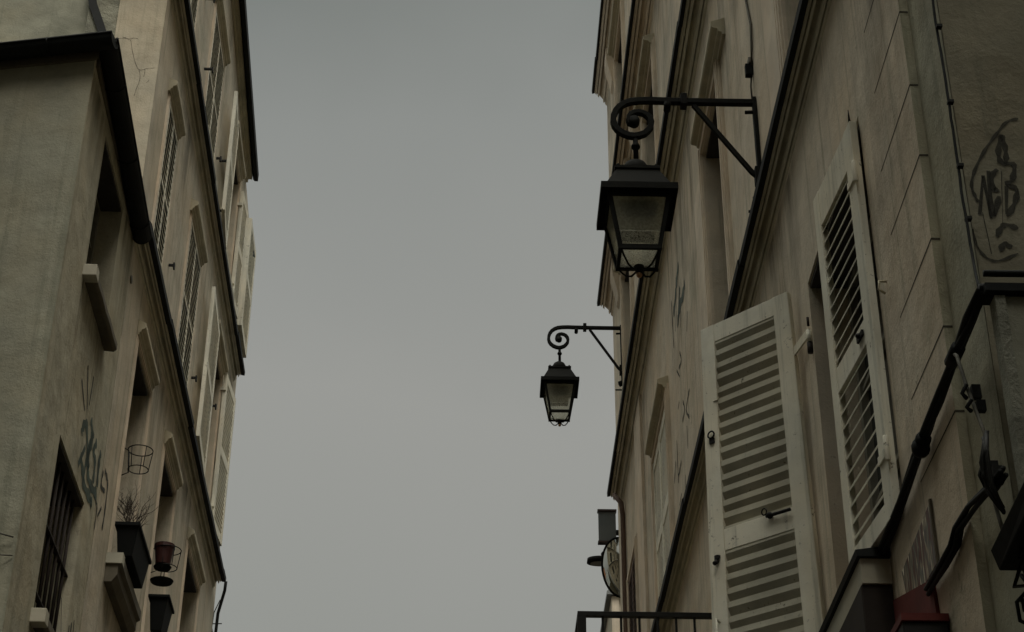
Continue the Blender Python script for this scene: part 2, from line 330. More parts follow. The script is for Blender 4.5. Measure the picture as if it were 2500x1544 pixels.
def window(S, parent, s0, s1, z0, z1, depth=.28, hood=True, sill=True, far=True, surround=.12, pale='moulding_pale', bars=True, hoodo=.08, hext=.10):
    sk = .45 if S is L else 1.0
    f = MB(); fw = .05
    f.box(S, s0, s0+fw, -depth+.0, -depth+.06, z0, z1); f.box(S, s1-fw, s1, -depth, -depth+.06, z0, z1)
    f.box(S, s0+fw, s1-fw, -depth, -depth+.06, z0, z0+fw); f.box(S, s0+fw, s1-fw, -depth, -depth+.06, z1-fw, z1)
    mid = (s0+s1)/2; f.box(S, mid-.035, mid+.035, -depth+.002, -depth+.064, z0+fw, z1-fw)
    if bars:
        for t in (.33, .66): f.box(S, s0+fw, mid-.035, -depth+.01, -depth+.045, z0+(z1-z0)*t-.012, z0+(z1-z0)*t+.012); f.box(S, mid+.035, s1-fw, -depth+.01, -depth+.045, z0+(z1-z0)*t-.012, z0+(z1-z0)*t+.012)
    wn = f.build('window', 'window_wood', parent)
    MB().box(S, s0+.002, s1-.002, -depth+.065, -.012, z1-.03, z1-.002).build('lintel_shade_board', 'lintel_shade', wn)  # added dark slab that stands in for shade under the lintel
    MB().box(S, s0+.01, s1-.01, -depth-.05, -depth+.02, z0+.01, z1-.01).build('pane', 'glass_window', wn)
    if surround:
        b = MB(); t = .02*sk; t1 = t+.0145*sk; t2 = t+.022*sk
        for (a, c) in ((s0-surround, s0-.004), (s1+.004, s1+surround)):
            b.box(S, a, c, -.01, t, z0, z1+surround); b.box(S, a+.02, c-.02, -.01, t1, z0, z1+surround-.02)
            b.box(S, a+.05, c-.045, -.01, t2, z0, z1+surround-.045)
        b.box(S, s0-.004, s1+.004, -.01, t, z1+.004, z1+surround); b.box(S, s0-.02, s1+.02, -.01, t1+.0007, z1+.02, z1+surround-.02)
        sr_ = b.build('window_surround', pale, parent)
    if hood:
        b = MB(); zz = z1+surround*.5+.0
        b.prism(S, s0-hext, s1+.04, [(0,zz),(.02,zz),(.024,zz+.02),(hoodo*.5,zz+.03),(hoodo*.54,zz+.05),(hoodo*.9,zz+.06),(hoodo,zz+.075),(hoodo,zz+.11),(0,zz+.15)], seg=3, jit=.002)
        b.build('lintel_hood', 'moulding', parent)
    if sill:
        b = MB(); b.box(S, s0-.06, s1+.06, -depth+.065, .09, z0-.08, z0+.004); b.build('sill', 'sill_stone', parent, bev=.008)
    return wn

def leaf(S, parent, h, f, z0, z1, pitch=.075, th=.035, stile=.075, rails=(.10, .10), mids=(), mt='shutter_paint', slatm=None, edge=.026, drop=.05, inner=1, name='shutter', hinges=True, stile2=None, jitter=.0, foot=None, midh=.06):
    """louvred leaf: hinge and free edge given as (s,o); 'inner' picks the side where the slats are high"""
    H = W(S, h[0], h[1], 0); Fp = W(S, f[0], f[1], 0); e = Fp-H; wd = e.length; e.normalize(); nn = Vector((-e.y, e.x, 0))*inner; s2 = stile2 or stile
    if foot:     # the foot of the leaf stands a little differently from its head: an old, racked shutter
        Hb = W(S, foot[0][0], foot[0][1], 0); eb_ = (W(S, foot[1][0], foot[1][1], 0)-Hb)/wd
    def P(a, c, z):
        if not foot: return H + e*a + nn*c + Vector((0,0,z))
        t_ = (z1-z)/(z1-4.75); return H.lerp(Hb, t_) + (e+(eb_-e)*t_)*a + nn*c + Vector((0,0,z))
    def bx(mb, a0, a1, c0, c1, q0, q1): mb.hexa([P(a0,c0,q0),P(a1,c0,q0),P(a1,c1,q0),P(a0,c1,q0),P(a0,c0,q1),P(a1,c0,q1),P(a1,c1,q1),P(a0,c1,q1)])
    b = MB(); t = th/2
    bx(b, 0, stile, -t, t, z0, z1); bx(b, wd-s2, wd, -t, t, z0, z1)
    zr = [(z0, z0+rails[0])] + [(z-midh, z+midh) for z in mids] + [(z1-rails[1], z1)]
    for q0, q1 in zr: bx(b, stile, wd-s2, -t+.003, t-.003, q0, q1)
    fr = b.build(name, mt, parent, bev=.002 if th > .03 else 0)
    sl_ = MB()
    for k in range(len(zr)-1):
        a, c = zr[k][1], zr[k+1][0]; n = max(1, round((c-a)/pitch)); pp = (c-a)/n
        for i in range(n+1):
            z = a+pp*i-edge/2; jz = random.uniform(-jitter, jitter); jw = random.uniform(-jitter, jitter); x0, x1 = stile-.004, wd-s2+.004; ii = t-.006
            za, zb = max(z, a-.001), min(z+edge, c+.001)
            if zb-za < .003: continue
            sl_.hexa([P(x0,ii,za+jz),P(x1,ii,za+jz+jw),P(x1,-ii,za-drop+jz+jw),P(x0,-ii,za-drop+jz),P(x0,ii,zb+jz),P(x1,ii,zb+jz+jw),P(x1,-ii,zb-drop+jz+jw),P(x0,-ii,zb-drop+jz)])
    sl_.build('louvre', slatm or mt, fr)
    if slatm == 'blind_green_slat_shade':
        for k in range(len(zr)-1):
            eb = MB(); a, c = zr[k][1], zr[k+1][0]; n = max(1, round((c-a)/pitch)); pp = (c-a)/n
            for i in range(1, n): bx(eb, stile, wd-s2, -t-.001, -t+.006, a+pp*i-edge/2-drop, a+pp*i-edge/2-drop+.006)
            eb.build('louvre_edge', mt, fr)
    if hinges:
        for q in (z0+.22, z1-.22):
            MB().box(S, h[0]-.02, h[0]+.02, min(h[1], 0)-.001, max(h[1], .02)+.02, q-.02, q+.02).build('hinge', mt, fr)
    return fr, P, bx

def strokes(S, parent, data, wd, mt, plane='o', const=0.0, name='graffiti', off=.003, k=1.0):
    last = None
    for key, pts in data.items():
        b = MB()
        ww = wd.get(key, wd['_']) if isinstance(wd, dict) else wd
        # smooth the polyline
        P = [Vector((a, c, 0)) for a, c in pts]
        if len(P) > 2:
            Q = []
            for i in range(len(P)-1):
                p0 = P[max(i-1,0)]; p1 = P[i]; p2 = P[i+1]; p3 = P[min(i+2, len(P)-1)]
                for t in (0, .25, .5, .75):
                    Q.append(.5*((2*p1)+(-p0+p2)*t+(2*p0-5*p1+4*p2-p3)*t*t+(-p0+3*p1-3*p2+p3)*t*t*t))
            P = Q+[P[-1]]
        n = len(P); V = []
        for i, p in enumerate(P):
            t = (P[min(i+1,n-1)]-P[max(i-1,0)]).normalized(); q = Vector((-t.y, t.x, 0))*ww/2*(1+.35*math.sin(i*1.7+len(key)))*(.55 if i in (0, n-1) else 1)
            for r_ in (p+q, p-q):
                if plane == 'o': V.append(W(S, r_.x, const+off, r_.y))       # on the facade: (s, z)
                else: V.append(W(S, const-off, r_.x, r_.y))                   # on an end wall: (o, z)
        b.add(V, [(2*i, 2*i+1, 2*i+3, 2*i+2) for i in range(n-1)])
        last = b.build(name, mt, parent)
    return last

# ------------------------------------------------------------ ground
g = MB(); g.add([(-300,-300,-.02),(300,-300,-.02),(300,400,-.02),(-300,400,-.02)], [(0,1,2,3)])
o = g.build('ground', 'paving', root=(0,0,0)); o['kind'] = 'structure'
g = MB(); g.add([(-1.9,-30,0),(.9,-30,0),(.3,60,0),(-5,60,0)], [(0,1,2,3)]); o = g.build('road', 'asphalt', root=(0,0,0)); o['kind'] = 'structure'
g = MB(); g.prism(L, -30, 22, [(0,0),(.55,0),(.55,.12),(0,.12)]); o = g.build('pavement', 'paving'); o['kind'] = 'structure'
g = MB(); g.prism(R, -30, 22, [(0,0),(.55,0),(.55,.12),(0,.12)]); o = g.build('pavement', 'paving'); o['kind'] = 'structure'

#==SPLIT==
# ============================================================ LEFT LOW HOUSE
SK = -.21   # its end wall runs off at a slight angle
A = thing('low_house', W(L, 11.5, 0, 0), 'low olive-grey rendered house at far left with thick black gutter and barred window', 'house')
A0 = 10.44
holesA = [(11.15, 12.14, 8.79, 10.03, .24), (11.17, 12.28, 6.12, 7.44, .36), (11.0, 12.1, 3.2, 4.9, .3)]
b = MB(); wall_sheet(b, L, A0, 12.775, 0, 10.26, holesA)
b.build('wall', 'plaster_low', A)
b = MB(); b.add([W(L,A0,0,0), W(L,A0-SK*-0+SK*-6*1,-6,0), W(L,A0+SK*-6,-6,10.26), W(L,A0,0,10.26)], [(0,1,2,3)])
b.build('side_wall', 'plaster_green', A)
b = MB(); b.hexa([W(L,A0,0.05,10.28),W(L,12.77,0.05,10.28),W(L,12.77,-6,11.3),W(L,A0+1.26,-6,11.3),W(L,A0,.05,10.33),W(L,12.77,.05,10.33),W(L,12.77,-6,11.36),W(L,A0+1.26,-6,11.36)])
b.build('roof', 'zinc_roof', A)
# gutters: half round troughs under the eaves
def gutter(pts, r, name='gutter', lip=.012, cap=True):
    b = MB(); P = [Vector(p) for p in pts]; n = 12; t = (P[-1]-P[0]).normalized(); side = Vector((t.y, -t.x, 0)).normalized()
    V = []
    for p in P:
        for k in range(n+1):
            a = PI*k/n; V.append(p + side*math.cos(a)*r + Vector((0,0,-math.sin(a)*r)))
    m_ = n+1; fc = []
    for i in range(len(P)-1):
        for k in range(n): fc.append((i*m_+k, i*m_+k+1, (i+1)*m_+k+1, (i+1)*m_+k))
        fc.append((i*m_, (i+1)*m_, (i+1)*m_+n, i*m_+n))
    fc.append(tuple(range(m_))); fc.append(tuple((len(P)-1)*m_+k for k in range(m_)))
    b.add(V, fc, False)
    for sd in (-1, 1): b.tube([p+side*sd*(r-.002) for p in P], lip, 6)
    q = P[0]; step = .85; d0 = (P[-1]-P[0]).length; x = .5
    while x < d0:
        c = P[0]+t*x; b.tube([c+side*math.cos(a)*(r+.004)+Vector((0,0,-math.sin(a)*(r+.004))) for a in [PI*k/10 for k in range(11)]], .006, 6); x += step
    return b
go = gutter([W(L,10.31,.09,10.30), W(L,12.72,.072,10.15)], .078).build('gutter', 'zinc_black', A)
gutter([W(L,10.30,.155,10.29), W(L,10.34+.18,-.85,10.29), W(L,10.36+1.2,-6,10.29)], .078).build('gutter', 'zinc_black', A)
b = MB(); b.box(L, 10.5, 12.74, -.0, .02, 10.17, 10.262); b.build('fascia', 'moulding_dark', A)
b = MB(); b.hexa([W(L,A0-.03,0.03,10.19),W(L,A0+.0,0,10.19),W(L,A0+1.26,-6,10.19),W(L,A0+1.22,-6,10.19),W(L,A0-.03,.03,10.27),W(L,A0,0,10.27),W(L,A0+1.26,-6,10.27),W(L,A0+1.22,-6,10.27)]); b.build('fascia', 'moulding_dark', A)
for h in holesA[:2]:
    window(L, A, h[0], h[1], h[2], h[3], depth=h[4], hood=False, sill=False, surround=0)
for (a, c, z, dz) in ((11.09, 12.20, 8.715, .085), (11.12, 12.35, 6.035, .09)):
    b = MB(); b.prism(L, a, c, [(-.15,z+.02),(.075,z),(.095,z+.02),(.095,z+dz-.01),(-.15,z+dz+.01)], seg=6, jit=.004); b.build('sill', 'zinc_black' if 0 else 'moulding_dark', A, bev=.006)
    b = MB(); b.box(L, a-.012, a+.10, -.006, .10, z-.004, z+dz+.006); b.build('sill_end', 'sill_stone', A, bev=.006)
b = MB()
for k in range(7): q = 11.24+k*.155; b.tube([W(L,q,-.06,6.12), W(L,q,-.06,7.44)], .013, 8)
for z in (6.35, 6.85): b.bar([W(L,11.17,-.06,z), W(L,12.28,-.06,z)], (0,0,1), .012, .035)
b.build('window_grille', 'rusty_iron', A)
cw = MB(); cw.tube([W(L,10.42,-.02,6.32),W(L,10.40,-.12,6.34),W(L,10.42,-.5,6.30)], .006, 6); cw.tube([W(L,10.43,-.01,6.20),W(L,10.40,-.10,6.19),W(L,10.42,-.5,6.10)], .005, 6)
tag(cw.build('cable', 'cable_grey'), 'short pale wires leaving the corner of the low house at lower left', 'cable')
b = MB(); b.tube([W(L,12.85,.0,9.80), W(L,12.85,.012,9.80)], .035, 12); b.build('wall_plate', 'grey_plastic', A)
GL = {'a': [(11.704, 8.303), (11.896, 8.035)], 'b': [(11.567, 8.11), (11.819, 7.983)], 'c': [(11.956, 8.351), (11.946, 8.097)], 'd': [(11.824, 7.79), (11.853, 7.873), (11.969, 7.928), (12.179, 7.733)], 'e': [(12.084, 8.059), (12.193, 7.983), (12.164, 7.846), (12.236, 7.692)], 'f': [(12.241, 8.026), (12.216, 7.908), (12.152, 7.788), (12.186, 7.702)], 'g': [(12.413, 8.028), (12.336, 7.917), (12.445, 7.867), (12.476, 7.708)], 'h': [(11.866, 7.558), (12.025, 7.792)], 'i': [(11.898, 7.658), (12.05, 7.599), (12.14, 7.542), (12.416, 7.557), (12.553, 7.571)], 'j': [(12.116, 7.735), (12.119, 7.566)], 'k': [(12.223, 7.755), (12.257, 7.668), (12.438, 7.654), (12.637, 7.698), (12.658, 7.649)], 'l': [(12.621, 8.045), (12.598, 7.944), (12.65, 7.758)], 'o': [(12.68, 7.649), (12.76, 7.63), (12.76, 7.449)], 'q': [(12.461, 7.579), (12.544, 7.532)]}
GL2 = {'m': [(12.814, 7.981), (12.796, 7.847), (12.973, 7.879)], 'n': [(12.874, 8.018), (12.977, 8.008), (13.054, 7.973), (13.085, 7.753), (13.071, 7.586)], 'p': [(12.933, 7.717), (12.818, 7.592)]}
strokes(L, A, {k: GL[k] for k in 'abc'}, .042, 'paint_black')
strokes(L, A, {k: v for k, v in GL.items() if k not in 'abco'}, .078, 'paint_teal')
strokes(L, A, {'o': GL['o'], 'x': [(11.95,6.55),(12.1,6.35)]}, .03, 'paint_black', off=.004)
strokes(L, A, {'a': [(12.42,6.55),(12.45,6.38),(12.5,6.3)], 'b': [(12.5,6.6),(12.55,6.4)], 'c': [(12.6,6.55),(12.62,6.35),(12.55,6.2)], 'd': [(12.35,6.5),(12.4,6.3)]}, .035, 'paint_black')

# slanted party wall and verge above the low house
Q = thing('gable_house', W(L, 13, -3, 0), 'grey gable wall with dark sloping verge rising behind the low house roof', 'house')
b = MB(); b.hexa([W(L,12.9,-8,9),W(L,14.5,-8,9),W(L,14.5,-.66,9),W(L,12.9,-.66,9),W(L,12.9,-8,15),W(L,14.5,-8,15),W(L,14.5,-.72,15),W(L,12.9,-.72,15)]); b.build('wall', 'plaster_green', Q)
b = MB(); b.bar([W(L,12.84,-.50,12.28), W(L,12.84,-.585,12.52), W(L,12.84,-.68,12.76), W(L,12.84,-.715,12.9), W(L,12.84,-.73,13.4), W(L,12.84,-.73,15)], W(L,1,0,0)-W(L,0,0,0), .10, .075); b.build('verge', 'zinc_black', Q)

# ============================================================ LEFT TALL HOUSE
B = thing('tall_house', W(L, 16.5, 0, 0), 'tall cream plastered house on the left with louvred shutters on three storeys', 'house')
s0, s1 = 12.78, 20.6
W2 = [(13.53, 14.40, 7.55, 9.56), (15.58, 16.50, 7.55, 9.56), (17.80, 18.98, 7.55, 9.56)]
W3 = [(13.47, 14.12, 10.5, 12.22), (15.50, 16.45, 10.5, 12.26), (18.05, 19.06, 10.5, 12.36)]
W4 = [(13.45, 14.25, 13.4, 15.05), (15.45, 16.50, 13.4, 15.08), (17.85, 18.86, 13.4, 15.12)]
W1 = [(13.6, 14.6, 3.8, 5.8), (15.8, 16.8, 3.8, 5.8), (18., 19., 3.8, 5.8)]
b = MB(); wall_sheet(b, L, s0, s1, 0, 16.88, [(*h, .25) for h in W1+W2+W3+W4], slope=-.185); b.build('wall', 'plaster_cream', B)
b = MB(); b.box(L, s0+1.8, s1-.06, -5, -.55, 0, 15.8); b.box(L, s1-.05, s1, -.55, -.002, 0, 15.3); b.build('rear_wall', 'plaster_cream', B)
b = MB(); b.box(L, s0, s0+.5, -.435, -.003, 9.5, 16.75); b.build('side_wall', 'plaster_pink', B)
b = MB(); b.box(L, s0+.035, s0+.5, -.72, -.437, 9.5, 16.7); b.build('rendered_patch', 'rough_render', B)
b = MB()
crk = {'d': [(-.28,12.35),(-.285,12.34),(-.28,12.33)], 'e': [(-.33,12.365),(-.335,12.37),(-.36,12.375)], 'f': [(-.12,12.015),(-.115,11.97),(-.12,11.92)], 'g': [(-.09,11.86),(-.075,11.87),(-.07,11.89)], 'a': [(-.40,12.36),(-.33,12.365),(-.30,12.355),(-.26,12.37),(-.22,12.365)], 'b': [(-.28,12.33),(-.25,12.2),(-.2,12.05),(-.16,12.0),(-.10,12.02),(-.03,12.03)], 'c': [(-.17,12.0),(-.15,11.9),(-.17,11.78),(-.18,11.7)]}
strokes(L, B, crk, .0035, 'joint_dark', plane='s', const=s0, name='wall_crack', off=.002)
b = MB(); b.prism(L, s0-.05, 19.5, [(-.05,16.95),(.14,16.93),(.15,16.95),(-6,18.4),(-6,17.9)], slope=-.176); b.build('roof', 'zinc_roof', B)
b = MB(); b.prism(L, s0-.03, 19.53, [(0.002,16.80),(.03,16.80),(.032,16.85),(.075,16.85),(.08,16.83),(.084,16.92),(0.002,16.94)], slope=-.176, seg=8, jit=.003); ev = b.build('eaves', 'moulding', B)
b = MB(); b.prism(L, s0-.03, 19.56, [(.086,16.86),(.11,16.83),(.155,16.83),(.158,16.94),(.086,16.92)], slope=-.173); b.build('eaves_gutter', 'zinc_black', B)
cornice(L, B, 12.72, 20.28, .145, 10.13, 10.24, black=.05, mt='moulding')
cornice(L, B, s0+.0, 20.28, .13, 12.99, 13.11, black=.045, mt='moulding')
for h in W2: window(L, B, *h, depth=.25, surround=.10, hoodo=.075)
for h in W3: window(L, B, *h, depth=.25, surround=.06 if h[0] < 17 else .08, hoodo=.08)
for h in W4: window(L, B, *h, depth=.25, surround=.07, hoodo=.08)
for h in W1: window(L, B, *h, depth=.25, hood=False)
# closed leaves: two per window
def closed(S, parent, h, mt='blind_green_slat_shade', o=.004, pitch=.07, **k):
    mid = (h[0]+h[1])/2
    leaf(S, parent, (h[0]+.01, o), (mid-.002, o), h[2], h[3]-.01, pitch=pitch, th=.03, stile=.022, midh=.018, rails=(.04,.04), mids=((h[2]+h[3])/2,), mt=mt, edge=.012, drop=.03, inner=S[2], hinges=False, **k)
    leaf(S, parent, (h[1]-.01, o), (mid+.002, o), h[2], h[3]-.01, pitch=pitch, th=.03, stile=.022, midh=.018, rails=(.04,.04), mids=((h[2]+h[3])/2,), mt=mt, edge=.012, drop=.03, inner=-S[2], hinges=False, **k)
for h in (W3[0], W3[1], W4[0], W4[1]): closed(L, B, h, mt='shutter_paint', slatm='blind_green_slat_shade')  # slats coloured dark to imitate the shadow between them
# leaves folded back against the wall
def back(S, parent, hs, fs, ho, fo, z0, z1, mt='shutter_paint', th=.04, pitch=.06, inner=None, **k):
    return leaf(S, parent, (hs, ho), (fs, fo), z0, z1, pitch=pitch, th=th, stile=.07, mids=((z0+z1)/2,), mt=mt, edge=.014, drop=.035, inner=(-S[2] if fs > hs else S[2]) if inner is None else inner, **k)
back(L, B, 18.02, 17.02, .06, .095, 10.5, 12.38)
back(L, B, 19.09, 19.75, .055, .105, 10.45, 12.44)
back(L, B, 17.82, 16.98, .06, .11, 13.4, 15.12)
back(L, B, 18.89, 19.40, .05, .07, 13.40, 15.02)
back(L, B, 20.30, 19.47, .095, .098, 13.36, 15.0, th=.08)
vb = MB()
for k in range(3): vb.hexa([W(L,19.9+.05*k,.02+.05*k,14.75),W(L,19.93+.05*k,.05+.05*k,14.75),W(L,19.93+.05*k,.06+.05*k,14.75),W(L,19.9+.05*k,.03+.05*k,14.75),W(L,19.9,.0,15.25),W(L,19.93,.0,15.25),W(L,19.93,.01,15.25),W(L,19.9,.01,15.25)])
tag(vb.build('rolled_blind', 'blind_green_slat_shade'), 'dark striped blind poking past the upper far corner of the left house', 'blind')
# little iron stays
b = MB()
for (s, z, o) in ((14.55,11.05,.06),(16.75,11.05,.06),(16.75,13.95,.06),(14.75,14.6,.10),(15.2,14.0,.10),(17.0,14.1,.1),(17.3,13.6,.1),(18.2,11.5,.1)):
    b = MB(); b.box(L, s, s+.025, 0, o, z, z+.02); b.box(L, s-.01, s+.035, o-.015, o, z-.03, z+.03); b.build('shutter_catch', 'iron', B)
strokes(L, B, GL2, .045, 'paint_black')
strokes(L, B, {'a': [(20.0,8.9),(20.1,8.6),(20.05,8.3)], 'b': [(19.6,9.0),(19.7,8.6),(19.5,8.2)], 'c': [(19.9,8.3),(20.2,8.0)], 'd': [(19.4,7.9),(19.7,7.5)]}, .045, 'paint_teal')
# rainwater pipe at the far corner
b = MB(); b.tube([W(L,20.45,.13,10.3),W(L,20.5,.12,10.2),W(L,20.62,.05,9.95),W(L,20.62,.04,9.4),W(L,20.63,.05,8.9),W(L,20.62,.03,8.3),W(L,20.62,.03,0)], .019, 8)
tag(b.build('drainpipe', 'zinc_black'), 'thin dark drainpipe running down the far corner of the left tall house', 'drainpipe')

# ---- things on the left window sills
t = thing('planter', W(L, 13.8, .13, 7.6), 'long black planter box holding a bare shrub on the left house window ledge', 'planter', 'black planters on the left ledges')
b = MB(); b.hexa([W(L,13.60,.05,7.60),W(L,14.28,.05,7.60),W(L,14.28,.17,7.60),W(L,13.60,.17,7.60),W(L,13.56,.02,7.86),W(L,14.32,.02,7.86),W(L,14.32,.20,7.86),W(L,13.56,.20,7.86)]); b.build('trough', 'box_plastic', t, bev=.008)
b = MB(); b.box(L, 13.54,14.34,.005,.215,7.85,7.885); b.build('rim', 'box_plastic', t, bev=.006)
b = MB(); b.box(L, 13.58,14.3,.03,.19,7.886,7.892); b.build('soil', 'branch', t)
t2 = thing('planter', W(L, 15.75, .13, 7.9), 'short black planter box below the red pot at the second left window', 'planter', 'black planters on the left ledges')
b = MB(); b.hexa([W(L,15.68,.05,7.78),W(L,15.98,.05,7.78),W(L,15.98,.15,7.78),W(L,15.68,.15,7.78),W(L,15.64,.02,8.10),W(L,16.02,.02,8.10),W(L,16.02,.19,8.10),W(L,15.64,.19,8.10)]); b.build('trough', 'box_plastic', t2, bev=.008)
b = MB(); b.box(L, 15.62,16.04,.005,.205,8.085,8.115); b.build('rim', 'box_plastic', t2, bev=.006)
# stone ledge under the planter
b = MB(); b.prism(L, 13.42, 14.62, [(-.02,7.30),(.06,7.30),(.10,7.36),(.10,7.43),(.13,7.45),(.13,7.53),(-.02,7.54)], seg=4, jit=.003); b.build('ledge', 'moulding_dark', B)
b = MB(); b.box(L, 13.40, 13.50, -.004, .134, 7.455, 7.545); b.build('ledge_end', 'sill_stone', B)
b = MB(); b.prism(L, 15.5, 16.6, [(-.02,7.36),(.06,7.36),(.10,7.45),(.10,7.53),(-.02,7.54)]); b.build('ledge', 'sill_stone', B)
# bare shrub
def twig(b, p, d_, ln, r, dep):
    q = p
    P = [q]
    for k in range(4):
        d_ = (d_ + Vector((random.uniform(-.35,.35), random.uniform(-.35,.35), random.uniform(-.15,.3)))).normalized(); q = q+d_*ln/4; P.append(q)
    b.tube(P, [r*(1-.12*i) for i in range(5)], 5)
    if dep:
        for k in range(3 if dep > 1 else 2):
            i = random.randint(1, 4)
            twig(b, P[i], (d_+Vector((random.uniform(-.8,.8), random.uniform(-.8,.8), random.uniform(-.2,.9)))).normalized(), ln*.68, r*.6, dep-1)
b = MB()
random.seed(21)
for k in range(9): twig(b, W(L, 13.62+.05*k, .10, 7.88), Vector((random.uniform(-.5,.5), random.uniform(-.5,.3), 1)), .20, .006, 3)
tag(b.build('shrub', 'branch'), 'leafless tangled shrub standing in the long black planter on the left house', 'plant')
# wire baskets
def ring(c, r, rs=1.0, n=20): return [c + (W(L,1,0,0)-W(L,0,0,0))*math.cos(2*PI*k/n)*r + (W(L,0,1,0)-W(L,0,0,0))*math.sin(2*PI*k/n)*r*rs for k in range(n)]
def basket(loc, label, w_, pot):
    t = thing('wire_basket', loc, label, 'pot holder', 'wire pot holders on the left house'); b = MB()
    r = .1*w_
    c1 = Vector(loc)+Vector((0,0,.18)); c0 = Vector(loc)
    b.tube(ring(c1, r*1.05), .005, 6, closed=True); b.tube(ring(c0, r*.85), .005, 6, closed=True)
    A_, B_ = ring(c1, r*1.05), ring(c0, r*.85)
    for k in range(0, 20, 4): b.tube([A_[k], B_[k]], .004, 5)
    b.build('wire_frame', 'iron', t)
    b = MB(); e = W(L,0,1,0)-W(L,0,0,0)
    b.tube([c1-e*(r+.06)+Vector((0,0,.03)), c1-e*r, c0-e*(r*.8)-Vector((0,0,.03)), c0-e*(r+.06)-Vector((0,0,.07))], .006, 6); b.build('hook', 'iron', t)
    return t
basket(W(L,13.66,.12,8.42), 'empty wire pot holder hanging in the first window above the bare shrub', 1.0, 0)
t = basket(W(L,15.72,.13,8.42), 'wire pot holder carrying a dark red flower pot at the second window', 1.15, 1)
t = thing('flower_pot', W(L,15.72,.11,8.5), 'dark red flower pot held in a wire holder at the left house window', 'flower pot')
c = W(L,15.70,.095,8.44); b = MB(); b.frustum(c, .092, .07, .17, 0, 20); b.build('pot', 'pot_red', t)
b = MB(); b.frustum(c, .098, .098, .20, .165, 20); b.build('rim', 'pot_red', t)
b = MB(); b.frustum(c, .085, .075, -.02, -.04, 20); b.build('saucer', 'box_plastic', t)
b = MB(); b.frustum(W(L,15.72,.10,8.27), .11, .10, .02, 0, 20)
for q_ in (-.09,.09): b.tube([W(L,15.72+q_,.10,8.29), W(L,15.72+q_*1.05,.10,8.60)], .004, 5)
tag(b.build('saucer', 'box_plastic'), 'round black saucer hanging beneath the red flower pot', 'saucer')

#==SPLIT==
# ============================================================ RIGHT HOUSE
C = thing('corner_house', W(R, 12, 0, 0), 'tall cream plastered house along the right side with dark string courses and open shutters', 'house')
E0, E1 = 5.24, 20.17; QZ = 5.617; QD = -.035
RW1 = [(6.47, 7.88, 4.72, 6.64, .26)]
RW2 = [(6.7, 7.79, 7.85, 9.95, .26), (10.27, 11.20, 7.85, 9.93, .26), (14.35, 15.62, 7.75, 9.50, .22), (17.75, 18.75, 7.75, 9.6, .2)]
RW3 = [(9.9, 11.0, 11.7, 13.4, .25), (14.2, 15.3, 11.7, 13.4, .25), (17.3, 18.4, 11.7, 13.4, .25)]
RW4 = [(14.2, 15.3, 14.9, 16.8, .25), (17.3, 18.4, 14.9, 16.8, .25)]
b = MB(); wall_sheet(b, R, QZ, E1, 2.2, 18.0, RW1+RW2+RW3+RW4); b.build('wall', 'plaster_right', C)
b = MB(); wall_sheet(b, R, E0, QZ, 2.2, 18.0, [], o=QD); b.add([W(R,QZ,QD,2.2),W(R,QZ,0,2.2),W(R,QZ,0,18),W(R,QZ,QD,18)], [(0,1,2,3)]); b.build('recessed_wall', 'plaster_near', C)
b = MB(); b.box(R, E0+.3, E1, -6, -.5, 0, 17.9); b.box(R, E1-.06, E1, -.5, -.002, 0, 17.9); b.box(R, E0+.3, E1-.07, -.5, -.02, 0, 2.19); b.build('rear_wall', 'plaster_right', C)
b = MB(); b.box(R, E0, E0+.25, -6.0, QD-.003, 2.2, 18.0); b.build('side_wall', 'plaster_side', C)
b = MB(); b.prism(R, E0, E1+.1, [(.12,17.95),(.16,18.0),(-6,19.3),(-6,18.8)]); b.build('roof', 'zinc_roof', C)
cornice(R, C, 5.62, 16.2, .122, 7.53, 7.655, black=.04, mt='moulding', blackh=.03)
cornice(R, C, E0, 19.6, .17, 10.90, 11.10, black=.035, mt='moulding', studs=True)
cornice(R, C, E0, 20.2, .20, 13.98, 14.17, black=.035, mt='moulding_pale')
cornice(R, C, E0, 20.2, .20, 17.48, 17.72, black=.035, mt='moulding_pale')
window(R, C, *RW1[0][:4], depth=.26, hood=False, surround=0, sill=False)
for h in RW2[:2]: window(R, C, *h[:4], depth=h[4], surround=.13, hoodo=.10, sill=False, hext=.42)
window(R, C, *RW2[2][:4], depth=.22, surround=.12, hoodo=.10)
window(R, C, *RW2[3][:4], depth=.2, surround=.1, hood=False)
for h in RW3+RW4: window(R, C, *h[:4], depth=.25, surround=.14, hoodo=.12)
leaf(R, C, (14.36, .012), (15.0, .012), 7.75, 9.49, pitch=.045, th=.03, stile=.05, mids=(8.6,), mt='shutter_paint', edge=.03, drop=.03, inner=-1, hinges=False)
leaf(R, C, (15.61, .012), (15.01, .012), 7.75, 9.49, pitch=.045, th=.03, stile=.05, mids=(8.6,), mt='shutter_paint', edge=.03, drop=.03, inner=1, hinges=False)
closed(R, C, RW2[3][:4], mt='shutter_brown', o=.01)
for (a, c, z0_, z1_) in ((11.36, 11.86, 7.7, 9.92), (7.94, 8.40, 7.7, 10.6), (15.78, 16.1, 7.7, 9.4)):
    b = MB(); b.box(R, a, c, .0, .012, z0_, z1_); b.box(R, a+.06, a+.10, .0, .02, z0_, z1_); b.build('window_surround', 'moulding_pale', C)
# small brackets stepping out under the upper cornices
for (s, z) in ((13.0,13.6),(15.9,13.6),(16.8,13.6),(18.9,13.6),(13.0,17.0),(15.9,17.0),(16.8,17.0),(18.9,17.0)):
    b = MB(); b.prism(R, s, s+.28, [(0.001,z-.15),(.03,z-.1),(.045,z),(.10,z+.25),(.10,z+.44),(0.001,z+.44)]); b.build('bracket', 'moulding_pale', C)
